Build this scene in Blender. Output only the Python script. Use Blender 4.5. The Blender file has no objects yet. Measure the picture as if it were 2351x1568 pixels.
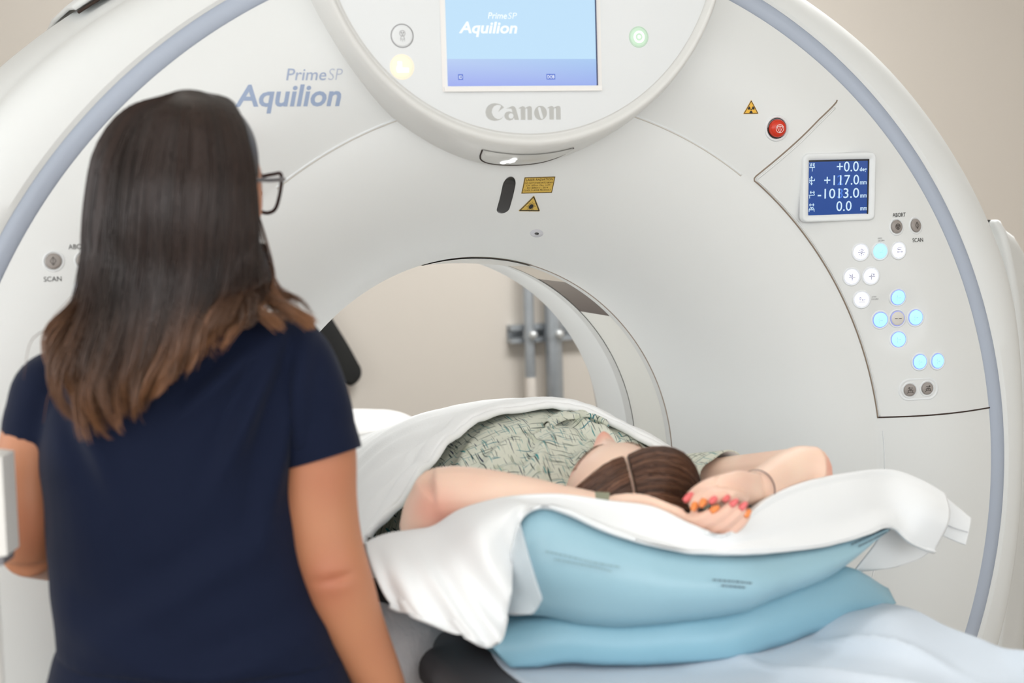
import bpy, bmesh, math, random
import numpy as np
from mathutils import Vector, noise
from mathutils.geometry import tessellate_polygon

random.seed(7); rng = np.random.default_rng(7)
scene = bpy.context.scene
COL = scene.collection
A = np.array

# ------------------------------------------------------------------ camera
# gantry bore axis runs along world Y through x=0, z=1.0; metres throughout
CAM = A([-0.98506, -2.90058, 1.55537])
F = 3749.0
yaw, pitch, roll = 0.3538, -0.0967, -0.0281
cf = A([math.sin(yaw)*math.cos(pitch), math.cos(yaw)*math.cos(pitch), math.sin(pitch)])
_r = A([math.cos(yaw), -math.sin(yaw), 0.0]); _u = np.cross(_r, cf)
cR = _r*math.cos(roll) + _u*math.sin(roll)
cU = -_r*math.sin(roll) + _u*math.cos(roll)
cam_data = bpy.data.cameras.new('camera')
cam_data.sensor_width = 36.0
cam_data.lens = F*36.0/2351.0
cam_data.clip_start = 0.05
cam_data.dof.use_dof = True
cam_data.dof.focus_distance = 2.98
cam_data.dof.aperture_fstop = 3.0
cam = bpy.data.objects.new('camera', cam_data); COL.objects.link(cam)
from mathutils import Matrix
M = Matrix(((cR[0], cU[0], -cf[0], CAM[0]), (cR[1], cU[1], -cf[1], CAM[1]), (cR[2], cU[2], -cf[2], CAM[2]), (0, 0, 0, 1)))
cam.matrix_world = M
scene.camera = cam

def ray(px, py): return cf + cR*(px-1175.5)/F + cU*(784-py)/F
def at(px, py, d): return CAM + ray(px, py)*d                      # point at a depth along the view axis
def aty(px, py, y):
    k = ray(px, py); return CAM + k*((y-CAM[1])/k[1])
def atz(px, py, z):
    k = ray(px, py); return CAM + k*((z-CAM[2])/k[2])

# ------------------------------------------------------------------ colour management, world, lamps
scene.view_settings.view_transform = 'Standard'
scene.view_settings.look = 'None'
scene.view_settings.gamma = 1.0
scene.view_settings.use_curve_mapping = False
scene.view_settings.exposure = 0.13
scene.cycles.use_denoising = True
world = bpy.data.worlds.new('world'); scene.world = world
world.use_nodes = True
world.node_tree.nodes['Background'].inputs[0].default_value = (0.975, 0.99, 1.0, 1)
world.node_tree.nodes['Background'].inputs[1].default_value = 2.95

def area(name, loc, sx, sy, power, rot=(0, 0, 0), col=(1, 1, 0.995)):
    d = bpy.data.lights.new(name, 'AREA'); d.shape = 'RECTANGLE'; d.size = sx; d.size_y = sy
    d.energy = power; d.color = col
    o = bpy.data.objects.new(name, d); COL.objects.link(o)
    o.location = loc; o.rotation_euler = rot
    return o
# recessed ceiling panels of the room (2.75 m ceiling)
area('ceiling_panel_lamp', (-0.55, -1.75, 2.73), 1.2, 1.2, 4)
area('ceiling_panel_lamp', (1.05, -1.75, 2.73), 1.2, 1.2, 2)
area('ceiling_panel_lamp', (-0.6, -3.7, 2.73), 1.2, 1.2, 9)
area('ceiling_panel_lamp', (-2.3, -2.9, 2.73), 1.2, 1.2, 12)
area('ceiling_panel_lamp', (0.82, 0.45, 2.73), 1.2, 0.6, 47)

# ------------------------------------------------------------------ materials
MATS = {}
def mat(name, col, rough=0.5, spec=0.5, metal=0.0, emit=None, es=0.0, coat=0.0, sheen=0.0, sss=0.0, alpha=1.0, trans=0.0, bump=None, vcol=None, var=0.0, vscale=8.0):
    if name in MATS: return MATS[name]
    m = bpy.data.materials.new(name); m.use_nodes = True
    nt = m.node_tree; b = nt.nodes['Principled BSDF']
    b.inputs['Base Color'].default_value = (*col, 1)
    b.inputs['Roughness'].default_value = rough
    b.inputs['Specular IOR Level'].default_value = spec
    b.inputs['Metallic'].default_value = metal
    b.inputs['Coat Weight'].default_value = coat
    b.inputs['Sheen Weight'].default_value = sheen
    b.inputs['Alpha'].default_value = alpha
    b.inputs['Transmission Weight'].default_value = trans
    if sss:
        b.inputs['Subsurface Weight'].default_value = sss
        b.inputs['Subsurface Radius'].default_value = (0.010, 0.004, 0.002)
    if emit is not None:
        b.inputs['Emission Color'].default_value = (*emit, 1); b.inputs['Emission Strength'].default_value = es
    N = nt.nodes.new; L = nt.links.new
    src = None
    if vcol:
        vc = N('ShaderNodeVertexColor'); vc.layer_name = vcol
        src = vc.outputs['Color']; L(src, b.inputs['Base Color'])
    if var:
        tc = N('ShaderNodeTexCoord'); nz = N('ShaderNodeTexNoise'); nz.inputs['Scale'].default_value = vscale; nz.inputs['Detail'].default_value = 4
        L(tc.outputs['Object'], nz.inputs['Vector'])
        mr = N('ShaderNodeMapRange'); mr.inputs['To Min'].default_value = 1-var; mr.inputs['To Max'].default_value = 1+var
        L(nz.outputs['Fac'], mr.inputs['Value'])
        hs = N('ShaderNodeHueSaturation'); L(mr.outputs['Result'], hs.inputs['Value'])
        if src is not None: L(src, hs.inputs['Color'])
        else: hs.inputs['Color'].default_value = (*col, 1)
        L(hs.outputs['Color'], b.inputs['Base Color'])
    if bump:
        sc, st, dist = bump
        tc = N('ShaderNodeTexCoord'); nz = N('ShaderNodeTexNoise'); nz.inputs['Scale'].default_value = sc; nz.inputs['Detail'].default_value = 3
        bp = N('ShaderNodeBump'); bp.inputs['Strength'].default_value = st; bp.inputs['Distance'].default_value = dist
        L(tc.outputs['Object'], nz.inputs['Vector']); L(nz.outputs['Fac'], bp.inputs['Height']); L(bp.outputs['Normal'], b.inputs['Normal'])
    MATS[name] = m
    return m

def sc(r, g, b):                                                    # sRGB 0-255 to linear
    f = lambda v: (v/255/12.92) if v/255 <= 0.04045 else ((v/255+0.055)/1.055)**2.4
    return (f(r), f(g), f(b))

M_white = mat('gantry_white_plastic', sc(223, 225, 224), 0.42, 0.4, bump=(420, 0.05, 0.0004))
M_hood = mat('hood_white_plastic', sc(226, 229, 230), 0.38, 0.4)
M_rim = mat('hood_rim_plastic', sc(219, 219, 216), 0.30, 0.5)
M_stripe = mat('grey_blue_band', sc(172, 181, 196), 0.4, 0.4)
M_seam = mat('seam_brown_grey', sc(140, 126, 112), 0.7, 0.2)  # brown-grey strips along the panel seams
M_seamdark = mat('seam_dark_rubber', sc(60, 48, 42), 0.7, 0.2)
M_boregrey = mat('bore_grey_plastic', sc(204, 205, 203), 0.45)
M_borewhite = mat('bore_mylar_white', sc(222, 222, 216), 0.35)
M_boreglass = mat('bore_dark_glossy_film', sc(66, 56, 56), 0.12, 0.3)
M_lens = mat('lamp_cover_grey', sc(212, 212, 208), 0.33, 0.4)
M_slot = mat('black_glossy_window', sc(26, 22, 22), 0.06, 0.8)
M_black = mat('black_print', sc(30, 28, 27), 0.6)
M_grey_print = mat('grey_print', sc(150, 150, 152), 0.6)
M_logo_grey = mat('logo_grey_print', sc(186, 187, 184), 0.55)
M_logo_blue = mat('logo_blue_print', sc(150, 166, 194), 0.55)
M_logo_pale = mat('logo_pale_print', sc(182, 189, 205), 0.55)
M_yellow = mat('label_yellow', sc(210, 176, 82), 0.5)
M_yellow2 = mat('warning_yellow', sc(238, 184, 60), 0.5)
M_red = mat('emergency_red', sc(205, 48, 18), 0.25, 0.5)
M_btn_cyan = mat('lit_cyan_button', sc(120, 190, 235), 0.4, emit=sc(186, 238, 255), es=0.70)
M_btn_white = mat('lit_white_button', sc(200, 200, 215), 0.4, emit=sc(236, 238, 255), es=0.72)
M_btn_ring = mat('lit_blue_edge', sc(140, 150, 220), 0.4, emit=sc(150, 160, 250), es=0.35)
M_btn_grey = mat('grey_button', sc(150, 143, 138), 0.35)
M_btn_plain = mat('plain_button', sc(214, 210, 203), 0.35)
M_amber = mat('lit_amber_button', sc(205, 190, 165), 0.4, emit=sc(255, 238, 212), es=0.50)
M_glow = mat('lit_white_symbol', (0.8, 0.8, 0.8), 0.5, emit=(1, 1, 1), es=0.8)
M_green = mat('lit_green_button', sc(165, 190, 168), 0.4, emit=sc(205, 232, 208), es=0.36)
M_scr_top = mat('screen_light_blue', sc(20, 20, 30), 0.3, emit=sc(192, 229, 255), es=0.80)
M_scr_bot = None
M_scr_text = mat('screen_white_text', sc(20, 20, 20), 0.3, emit=sc(240, 248, 255), es=0.95)
M_scr_tag = mat('screen_blue_tag', sc(10, 20, 60), 0.3, emit=sc(60, 100, 205), es=0.8)
M_lcd = mat('lcd_deep_blue', sc(8, 20, 60), 0.22, emit=sc(18, 74, 152), es=0.72)
M_lcd_text = mat('lcd_text', sc(20, 30, 40), 0.3, emit=sc(212, 238, 255), es=0.86)
M_lcd_ghost = mat('lcd_ghost_text', sc(20, 30, 60), 0.3, emit=sc(58, 118, 215), es=0.85)
M_scr_edge = mat('screen_dark_edge', sc(16, 26, 80), 0.3)
M_steel = mat('galvanised_steel', sc(172, 178, 184), 0.34, metal=0.55, var=0.12, vscale=40)
M_wall = mat('wall_paint_beige', sc(213, 206, 197), 0.85, 0.2, bump=(260, 0.08, 0.0006))
M_ceil = mat('ceiling_tile_white', sc(225, 222, 216), 0.9)
M_floor = mat('vinyl_floor_grey', sc(176, 172, 166), 0.45, var=0.08)

# ------------------------------------------------------------------ object helpers
LOC = {}
def thing(name, label, cat, loc=(0, 0, 0), group=None):
    o = bpy.data.objects.new(name, None); COL.objects.link(o)
    o.empty_display_size = 0.1
    o.location = loc; LOC[o.name] = A(loc, float)
    o['label'] = label; o['category'] = cat
    if group: o['group'] = group
    return o
def tag(o, label, cat, group=None):
    o['label'] = label; o['category'] = cat
    if group: o['group'] = group
    return o
def mesh(name, V, Fc, m, parent=None, smooth=True, kind=None, label=None, cols=None, matids=None, base=None):
    me = bpy.data.meshes.new(name)
    V = np.asarray(V, float)
    off = LOC[parent.name] if parent else (A(base, float) if base is not None else np.zeros(3))
    me.from_pydata((V-off).tolist(), [], [tuple(int(i) for i in f) for f in Fc])
    for mm in (m if isinstance(m, (list, tuple)) else [m]): me.materials.append(mm)
    if smooth: me.polygons.foreach_set('use_smooth', [True]*len(me.polygons))
    if matids is not None: me.polygons.foreach_set('material_index', [int(i) for i in matids])
    if cols is not None:
        ca = me.color_attributes.new('tint', 'FLOAT_COLOR', 'POINT')
        c4 = np.ones((len(V), 4)); c4[:, :3] = cols
        ca.data.foreach_set('color', c4.ravel())
    me.update()
    o = bpy.data.objects.new(name, me); COL.objects.link(o)
    if parent: o.parent = parent
    elif base is not None: o.location = base
    LOC[o.name] = off
    if kind: o['kind'] = kind
    if label: o['label'] = label
    return o
def edge_split(o, deg=35):
    o.data.set_sharp_from_angle(angle=math.radians(deg)); return o
def grid_faces(nv, nu, wrap_u=False, wrap_v=False):
    f = []
    for j in range(nv if wrap_v else nv-1):
        for i in range(nu if wrap_u else nu-1):
            a = j*nu+i; b = j*nu+(i+1) % nu; c = ((j+1) % nv)*nu+(i+1) % nu; d = ((j+1) % nv)*nu+i
            f.append((a, b, c, d))
    return f
def join(parts):
    V = []; Fc = []; n = 0
    for v, f in parts:
        v = np.asarray(v, float); V.append(v); Fc += [tuple(i+n for i in q) for q in f]; n += len(v)
    return np.concatenate(V), Fc
def box(c, s):
    c = A(c, float); h = A(s, float)/2
    v = A([[x, y, z] for x in (-1, 1) for y in (-1, 1) for z in (-1, 1)])*h + c
    return v, [(0, 1, 3, 2), (4, 6, 7, 5), (0, 4, 5, 1), (2, 3, 7, 6), (0, 2, 6, 4), (1, 5, 7, 3)]
def cr(P, n, closed=False):                                         # Catmull-Rom through P, n samples, uniform in index
    P = np.asarray(P, float); k = len(P)
    if closed:
        t = np.linspace(0, k, n, endpoint=False); Q = lambda i: P[i % k]
    else:
        t = np.linspace(0, k-1, n); ext = np.concatenate([[2*P[0]-P[1]], P, [2*P[-1]-P[-2]]])
        Q = lambda i: ext[np.clip(i+1, 0, k+1)]
    i = np.floor(t).astype(int)
    if not closed: i = np.minimum(i, k-2)
    u = (t-i).reshape(-1, *([1]*(P.ndim-1)))
    p0, p1, p2, p3 = Q(i-1), Q(i), Q(i+1), Q(i+2)
    return 0.5*((2*p1)+(-p0+p2)*u+(2*p0-5*p1+4*p2-p3)*u*u+(-p0+3*p1-3*p2+p3)*u**3)
def patch(rows, nu, nv):                                            # rows of control points -> smooth (nv,nu,3) grid
    R_ = np.stack([cr(r, nu) for r in rows])
    return cr(R_, nv)
def chord(P, n):                                                    # resample a polyline evenly by length
    P = np.asarray(P, float); d = np.r_[0, np.cumsum(np.linalg.norm(np.diff(P, axis=0), axis=1))]
    t = np.linspace(0, d[-1], n)
    return np.stack([np.interp(t, d, P[:, k]) for k in range(P.shape[1])], -1)
def nrm(v): return v/(np.linalg.norm(v, axis=-1, keepdims=True)+1e-12)
def frames(P):
    T = np.gradient(P, axis=0); T = nrm(T)
    up = A([0, 0, 1.0]) if abs(T[0][2]) < 0.9 else A([1.0, 0, 0])
    n = nrm(np.cross(T[0], up)); Ns = []
    for t in T:
        n = n - t*np.dot(n, t); n = nrm(n); Ns.append(n)
    Ns = A(Ns); return T, Ns, np.cross(T, Ns)
def tube(P, R, seg=12, cap=True):                                   # round tapering tube with domed ends
    P = np.asarray(P, float); R = np.broadcast_to(np.asarray(R, float), (len(P),)) if np.ndim(R) < 2 else np.asarray(R, float)
    T, N1, N2 = frames(P)
    th = np.linspace(0, 2*math.pi, seg, endpoint=False)
    V = []
    for i in range(len(P)):
        ra, rb = (R[i], R[i]) if R.ndim == 1 else R[i]
        V.append(P[i]+np.outer(np.cos(th), N1[i])*ra+np.outer(np.sin(th), N2[i])*rb)
    V = np.concatenate(V); Fc = grid_faces(len(P), seg, wrap_u=True)
    if cap:
        r0 = R[0] if R.ndim == 1 else R[0].mean(); r1 = R[-1] if R.ndim == 1 else R[-1].mean()
        V = np.concatenate([V, [P[0]-T[0]*r0*0.35], [P[-1]+T[-1]*r1*0.35]]); n = len(V)
        Fc += [(n-2, (i+1) % seg, i) for i in range(seg)]
        b = (len(P)-1)*seg
        Fc += [(n-1, b+i, b+(i+1) % seg) for i in range(seg)]
    return V, Fc
def rings(C, Ax, Bx, seg=24, p=2.0, cap=True):                      # loft of super-ellipse rings: centre, half axis a, half axis b
    th = np.linspace(0, 2*math.pi, seg, endpoint=False)
    c, s = np.cos(th), np.sin(th)
    cc = np.sign(c)*np.abs(c)**(2/p); ss = np.sign(s)*np.abs(s)**(2/p)
    V = np.concatenate([C[i]+np.outer(cc, Ax[i])+np.outer(ss, Bx[i]) for i in range(len(C))])
    Fc = grid_faces(len(C), seg, wrap_u=True)
    if cap:
        V = np.concatenate([V, [C[0]], [C[-1]]]); n = len(V); b = (len(C)-1)*seg
        Fc += [(n-2, (i+1) % seg, i) for i in range(seg)] + [(n-1, b+i, b+(i+1) % seg) for i in range(seg)]
    return V, Fc
def fuse(name, parts, voxel, it, m, parent, deform=None, colfn=None, decimate=None):
    """several closed shapes -> one continuous skin"""
    V, Fc = join(parts)
    me = bpy.data.meshes.new('tmp'); me.from_pydata(V.tolist(), [], Fc)
    bm = bmesh.new(); bm.from_mesh(me); bmesh.ops.recalc_face_normals(bm, faces=bm.faces); bm.to_mesh(me); bm.free()
    o = bpy.data.objects.new('tmp', me); COL.objects.link(o)
    md = o.modifiers.new('r', 'REMESH'); md.mode = 'VOXEL'; md.voxel_size = voxel; md.adaptivity = 0
    if it:
        s = o.modifiers.new('s', 'SMOOTH'); s.factor = 0.5; s.iterations = it
    dg = bpy.context.evaluated_depsgraph_get(); ev = o.evaluated_get(dg).to_mesh()
    n = len(ev.vertices); V = np.empty(n*3); ev.vertices.foreach_get('co', V); V = V.reshape(-1, 3)
    N = np.empty(n*3); ev.vertices.foreach_get('normal', N); N = N.reshape(-1, 3)
    Fc = [tuple(p.vertices) for p in ev.polygons]
    bpy.data.objects.remove(o); bpy.data.meshes.remove(me)
    if deform is not None: V = deform(V, N)
    return mesh(name, V, Fc, m, parent, cols=colfn(V, N) if colfn else None)
def solid(G, th, direction=None):                                   # (nv,nu,3) sheet -> closed thin slab
    G = np.asarray(G, float); nv, nu = G.shape[:2]
    du = np.gradient(G, axis=1); dv = np.gradient(G, axis=0)
    n = nrm(np.cross(du, dv))
    if direction is not None: n = n*np.sign((n*A(direction)).sum(-1, keepdims=True)+1e-9)
    B = G-n*th
    V = np.concatenate([G.reshape(-1, 3), B.reshape(-1, 3)]); m = nv*nu
    f = grid_faces(nv, nu); Fc = list(f)+[tuple(m+i for i in q[::-1]) for q in f]
    ring = [i for i in range(nu)]+[j*nu+nu-1 for j in range(1, nv)]+[(nv-1)*nu+i for i in range(nu-2, -1, -1)]+[j*nu for j in range(nv-2, 0, -1)]
    k = len(ring)
    Fc += [(ring[i], ring[i]+m, ring[(i+1) % k]+m, ring[(i+1) % k]) for i in range(k)]
    return V, Fc
def fbm(P, scale, seed=0.0, oct=3):
    out = np.empty(len(P))
    for i, p in enumerate(P):
        out[i] = noise.fractal(Vector((p[0]*scale+seed, p[1]*scale-seed, p[2]*scale+2*seed)), 1.0, 2.0, oct)
    return out
def circle2(cx, cz, r, n=28, rz=None):
    t = np.linspace(0, 2*math.pi, n, endpoint=False)
    return np.stack([cx+r*np.cos(t), cz+(rz or r)*np.sin(t)], -1)
def fill2(loops):                                                   # polygon with holes -> verts, tris
    loops = [np.asarray(l, float) for l in loops]
    tris = tessellate_polygon([[Vector((p[0], p[1], 0)) for p in l] for l in loops])
    return np.concatenate(loops), [tuple(t) for t in tris]
def strokes2(lines, w):                                             # poly-lines -> flat quads
    V = []; Fc = []
    for l in lines:
        l = np.asarray(l, float)
        for a, b in zip(l[:-1], l[1:]):
            d = b-a; L_ = np.linalg.norm(d)+1e-9; d = d/L_; q = A([-d[1], d[0]])*w/2
            a2, b2 = a-d*w*0.3, b+d*w*0.3; n = len(V)
            V += [a2-q, b2-q, b2+q, a2+q]; Fc.append((n, n+1, n+2, n+3))
    return A(V), Fc
_tcache = {}
def text2(s, shear=0.0, bold=0.0, space=1.0):                       # text outline as a flat mesh, cap height 1, origin lower left
    key = (s, shear, bold, space)
    if key in _tcache: return _tcache[key]
    c = bpy.data.curves.new('t', 'FONT'); c.body = s; c.size = 1.0; c.shear = shear; c.offset = bold; c.space_character = space; c.resolution_u = 3
    o = bpy.data.objects.new('t', c); COL.objects.link(o)
    dg = bpy.context.evaluated_depsgraph_get(); ev = o.evaluated_get(dg).to_mesh()
    V = A([tuple(v.co[:2]) for v in ev.vertices]); Fc = [tuple(p.vertices) for p in ev.polygons]
    bpy.data.objects.remove(o); bpy.data.curves.remove(c)
    V[:, 0] -= V[:, 0].min(); V = V/0.729
    _tcache[key] = (V, Fc); return V, Fc
def text_at(s, x0, z0, h, width=None, **k):                         # lower left at (x0,z0), cap height h, fitted to a width
    V, Fc = text2(s, **k); V = V.copy()*h
    if width: V[:, 0] *= width/(V[:, 0].max()+1e-9)
    return V+A([x0, z0]), Fc
# ------------------------------------------------------------------ the room
def struct(name, V, Fc, m): return mesh(name, V, Fc, m, None, smooth=False, kind='structure')
struct('floor', *box((0.3, -1.4, -0.05), (7.4, 7.0, 0.1)), M_floor)
struct('ceiling', *box((0.3, -1.4, 2.80), (7.4, 7.0, 0.1)), M_ceil)
struct('wall_back', *box((0.3, 1.95, 1.375), (7.4, 0.1, 2.75)), M_wall)
struct('wall_left_blocker', *box((-2.25, 1.20, 1.375), (0.1, 1.5, 2.75)), M_wall)  # short unseen wall piece, added to darken the rear left corner
struct('wall_front_blocker', *box((0.3, -4.95, 0.66), (7.4, 0.1, 1.32)), M_wall)  # unseen half-height wall, added so front light enters only from above it
struct('wall_side_blocker', *box((-3.35, -2.4, 0.70), (0.1, 5.0, 1.40)), M_wall)  # unseen low partition, added to dim left light on the lower parts
struct('wall_right', *box((3.85, -1.4, 1.375), (0.1, 6.6, 2.75)), M_wall)
struct('baseboard_back', *box((0.3, 1.892, 0.05), (7.0, 0.016, 0.10)), mat('baseboard_grey', sc(120, 116, 112), 0.6))

# ------------------------------------------------------------------ CT gantry
gan = thing('ct_scanner_gantry', 'large white ring-shaped scanner with grey-blue band, round bore and control screens', 'medical scanner', (0, 0.1, 0))
ZC = 1.0
DP = [(0.7325, 1.285), (-0.7325, 1.285)]
def ysurf(x, z):
    x = np.asarray(x, float); z = np.asarray(z, float)
    r = np.hypot(x, z-ZC)
    bell = -0.30*np.sin(np.arccos(np.clip((0.70-r)/0.28, 0, 1)))
    pan = -0.30-0.025*np.sin(math.pi*np.clip((r-0.70)/0.255, 0, 1))
    y = np.where(r < 0.70, bell, pan)
    for (cx, cz) in DP:
        d = np.hypot(x-cx, z-cz)/0.060
        y = y + 0.0050*np.clip(1-d**4, 0, 1)*(d < 1)
    return y
def nsurf(x, z):
    e = 0.002
    dx = (ysurf(x+e, z)-ysurf(x-e, z))/(2*e); dz = (ysurf(x, z+e)-ysurf(x, z-e))/(2*e)
    return nrm(A([float(dx), -1.0, float(dz)]))
def on(P2, off=0.0006):
    P2 = np.asarray(P2, float)
    return np.stack([P2[:, 0], ysurf(P2[:, 0], P2[:, 1])-off, P2[:, 1]], -1)
def flat(P2, y):
    P2 = np.asarray(P2, float); return np.stack([P2[:, 0], np.full(len(P2), y), P2[:, 1]], -1)
# front cover: bell mouth + flat ring
nT, nR = 420, 110
th = np.linspace(0, 2*math.pi, nT, endpoint=False)
rr = np.r_[0.42+0.28*(1-np.cos(np.linspace(0, math.pi/2, 46))), np.linspace(0.70, 0.953, nR-45)[1:]]
G = []
for r in rr:
    x = r*np.cos(th); z = ZC+r*np.sin(th)
    y = ysurf(x, z)
    z = np.maximum(z, 0.04)
    G.append(np.stack([x, y, z], -1))
G = A(G)
front = mesh('front_cover', G.reshape(-1, 3), grid_faces(len(rr), nT, wrap_u=True), M_white, gan)
# grey-blue band
bw = [(0.9515, -0.297), (0.9535, -0.2985), (0.968, -0.3005), (0.984, -0.3000), (0.9855, -0.296)]
def sweep(prof, t=th): return np.concatenate([np.stack([r*np.cos(t), np.full(len(t), y), np.maximum(ZC+r*np.sin(t), 0.04)], -1) for r, y in prof])
mesh('grey_band', sweep(bw), grid_faces(len(bw), nT, wrap_u=True), M_stripe, gan, label='grey-blue band around the ring')
# outer shell, a rounded square outline
_oa = [-90, -70, -45, -20, -10, 0, 10, 17, 22, 29, 44, 56, 75, 90]
_or = [1.05, 1.07, 1.10, 1.097, 1.084, 1.079, 1.093, 1.111, 1.110, 1.103, 1.087, 1.066, 1.043, 1.037]
def outline(t):
    a = np.degrees(np.arcsin(np.sin(t)))                            # left and right halves alike
    return sum(np.interp(a+d, _oa, _or) for d in (-4, -2, 0, 2, 4))/5
O = outline(th)
prof = [(-0.01, -0.290), (0.0, -0.3005), (0.08, -0.3035), (0.3, -0.299), (0.55, -0.284), (0.75, -0.262), (0.90, -0.232), (0.97, -0.20), (1.0, -0.150), (1.003, -0.10)]
S = []
for t, y in prof:
    r = 0.984+(O-0.984)*t; S.append((r, y))
S += [(O*1.006, -0.085), (O*1.035, 0.10), (O*1.04, 0.32), (O*1.02, 0.50), (O*0.95, 0.60), (O*0*1+0.80, 0.63), (O*0+0.58, 0.58), (O*0+0.46, 0.47), (O*0+0.414, 0.345)]
V = np.concatenate([np.stack([r*np.cos(th), np.full(nT, y), np.maximum(ZC+r*np.sin(th), 0.03)], -1) for r, y in S])
sh = mesh('outer_shell', V, grid_faces(len(S), nT, wrap_u=True), M_white, gan)
edge_split(sh, 28)
# bore lining: grey edge, white film, grey edge, pale rear sleeve
def cyl_band(name, y0, y1, r, m, t0=0, t1=360, n=240, ny=2, label=None):
    full = (t1-t0) >= 360
    t = np.radians(np.linspace(t0, t1, n, endpoint=not full))
    V = np.concatenate([np.stack([r*np.cos(t), np.full(n, y), ZC+r*np.sin(t)], -1) for y in np.linspace(y0, y1, ny)])
    return mesh(name, V, grid_faces(ny, n, wrap_u=full), m, gan, label=label)
def ring_prof(name, prof, m, label=None):
    return mesh(name, sweep(prof), grid_faces(len(prof), nT, wrap_u=True), m, gan, label=label)
ring_prof('bore_seam', [(0.4200, -0.0002), (0.4208, 0.0008), (0.4208, 0.0016), (0.4185, 0.002)], mat('bore_seam_grey', sc(165, 152, 140), 0.6), 'thin dark seam at the bore mouth')
ring_prof('bore_edge_ring', [(0.4185, 0.002), (0.4165, 0.012), (0.4165, 0.018)], M_boregrey, 'grey edge ring')
ring_prof('bore_film', [(0.4178, 0.018), (0.4178, 0.172)], M_borewhite, 'white film strip inside the bore')
ring_prof('bore_edge_ring', [(0.4165, 0.172), (0.4165, 0.206)], M_boregrey, 'grey edge ring')
ring_prof('bore_sleeve', [(0.4168, 0.206), (0.4145, 0.215), (0.414, 0.345)], M_white)
cyl_band('dark_film_window', 0.022, 0.170, 0.4172, M_boreglass, 44.2, 60.0, 40, label='dark glossy window film in the bore')
cyl_band('film_flap', 0.020, 0.172, 0.4170, mat('bore_tan_film', sc(196, 186, 172), 0.3), 60.1, 76, 30, label='tan film section')
# pale lamp cover at the top of the bore
t = np.radians(np.linspace(72, 102, 30)); Gc = []
for k, y in enumerate(np.linspace(-0.004, 0.19, 8)):
    dip = 0.012*math.sin(math.pi*k/7)**0.6
    Gc.append(np.stack([(0.4165-dip*np.sin(np.linspace(0, math.pi, 30))**0.5)*np.cos(t), np.full(30, y), ZC+(0.4165-dip*np.sin(np.linspace(0, math.pi, 30))**0.5)*np.sin(t)], -1))
mesh('bore_lamp_cover', A(Gc).reshape(-1, 3), grid_faces(8, 30), M_lens, gan, label='pale translucent cover at the top of the bore')
area('bore_fill_light', (0, 0.10, 1.396), 0.16, 0.14, 1.3)                   # fill light added to brighten the bore and bell mouth

# seams and ridges on the front
def line_on(pts, n=60, smooth=True, off=0.0):
    P = cr(A(pts), n) if smooth else chord(A(pts), n)
    return on(P, off)
def seam(pts, w=0.0013, m=M_seam, name='seam', off=0.0, smooth=True, n=60):
    P = line_on(pts, n, smooth, off)
    w_ = np.full(len(P), w); return mesh(name, *tube(P, w_, 8), m, gan)
def arc(r, a0, a1, n=40): return [(r*math.cos(math.radians(a)), ZC+r*math.sin(math.radians(a))) for a in np.linspace(a0, a1, n)]
for s in (1, -1):
    mir = lambda pts: [(s*x, z) for x, z in pts]
    a3 = [(0.612, 1.688), (0.609, 1.684), (0.600, 1.677)]
    diag = [(0.600, 1.677), (0.566, 1.653), (0.51, 1.607), (0.456, 1.5625), (0.447, 1.555), (0.4445, 1.551), (0.4455, 1.547)]
    ca = arc(0.706, 50.2, 8.1)
    edge = a3+diag[1:]+ca
    seam(mir(edge), 0.0014, n=160, smooth=False, name='panel_seam')
    ins = [(0.6045, 1.674), (0.568, 1.6475), (0.512, 1.6015), (0.459, 1.558), (0.4505, 1.5515), (0.4495, 1.549)]+arc(0.7100, 49.6, 8.3)
    seam(mir(ins), 0.0018, M_white, 'panel_ridge', 0.0003, smooth=False, n=160)
    seam(mir([(0.7000, 1.1005), (0.76, 1.1), (0.85, 1.1), (0.95, 1.1)]), 0.0014, M_seamdark, 'panel_seam')
    seam(mir(arc(0.697, 53, 72.5)), 0.0013, mat('ridge_shadow_tone', sc(206, 202, 194), 0.5), 'cover_ridge')  # darker tube paints the crease's shadow beside the white ridge
    seam(mir(arc(0.699, 53, 72.5)), 0.0018, M_hood, 'cover_ridge', 0.0002)
    seam(mir(arc(0.712, 6, -40)), 0.0012, M_hood, 'cover_ridge', 0.0002)
    # rear side stand
    V = []; nz = 34
    inner = cr(A([(1.145, 0.0), (1.13, 0.35), (1.15, 0.56), (1.185, 0.757), (1.205, 0.99), (1.197, 1.233), (1.165, 1.40), (1.14, 1.451)]), nz)
    for xi, z in inner:
        q = (z/1.451)
        dz = 0.0
        row = [(xi-0.012, 0.30, 0), (xi-0.006, -0.03, 0), (xi-0.002, -0.052, 0), (xi+0.012, -0.056, 0), (xi+0.026, -0.046, -0.004), (xi+0.05, -0.022, -0.02), (xi+0.11, 0.02, -0.04), (xi+0.20, 0.10, -0.09), (xi+0.28, 0.22, -0.18), (xi+0.34, 0.32, -0.30), (xi+0.38, 0.62, -0.50)]
        V += [(s*a, b, max(0.0, z+c*q**4)) for a, b, c in row]
    V += [(s*1.19, 0.32, 1.20)]
    k = 11; Fc = grid_faces(nz, k); b = (nz-1)*k
    Fc += [(b+i, b+i+1, nz*k) for i in range(k-1)]
    sd = mesh('side_stand', A(V), Fc, M_white, gan)
# base plinth
mesh('base', *box((0, 0.16, 0.07), (2.1, 0.66, 0.14)), M_white, gan, smooth=False)

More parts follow.
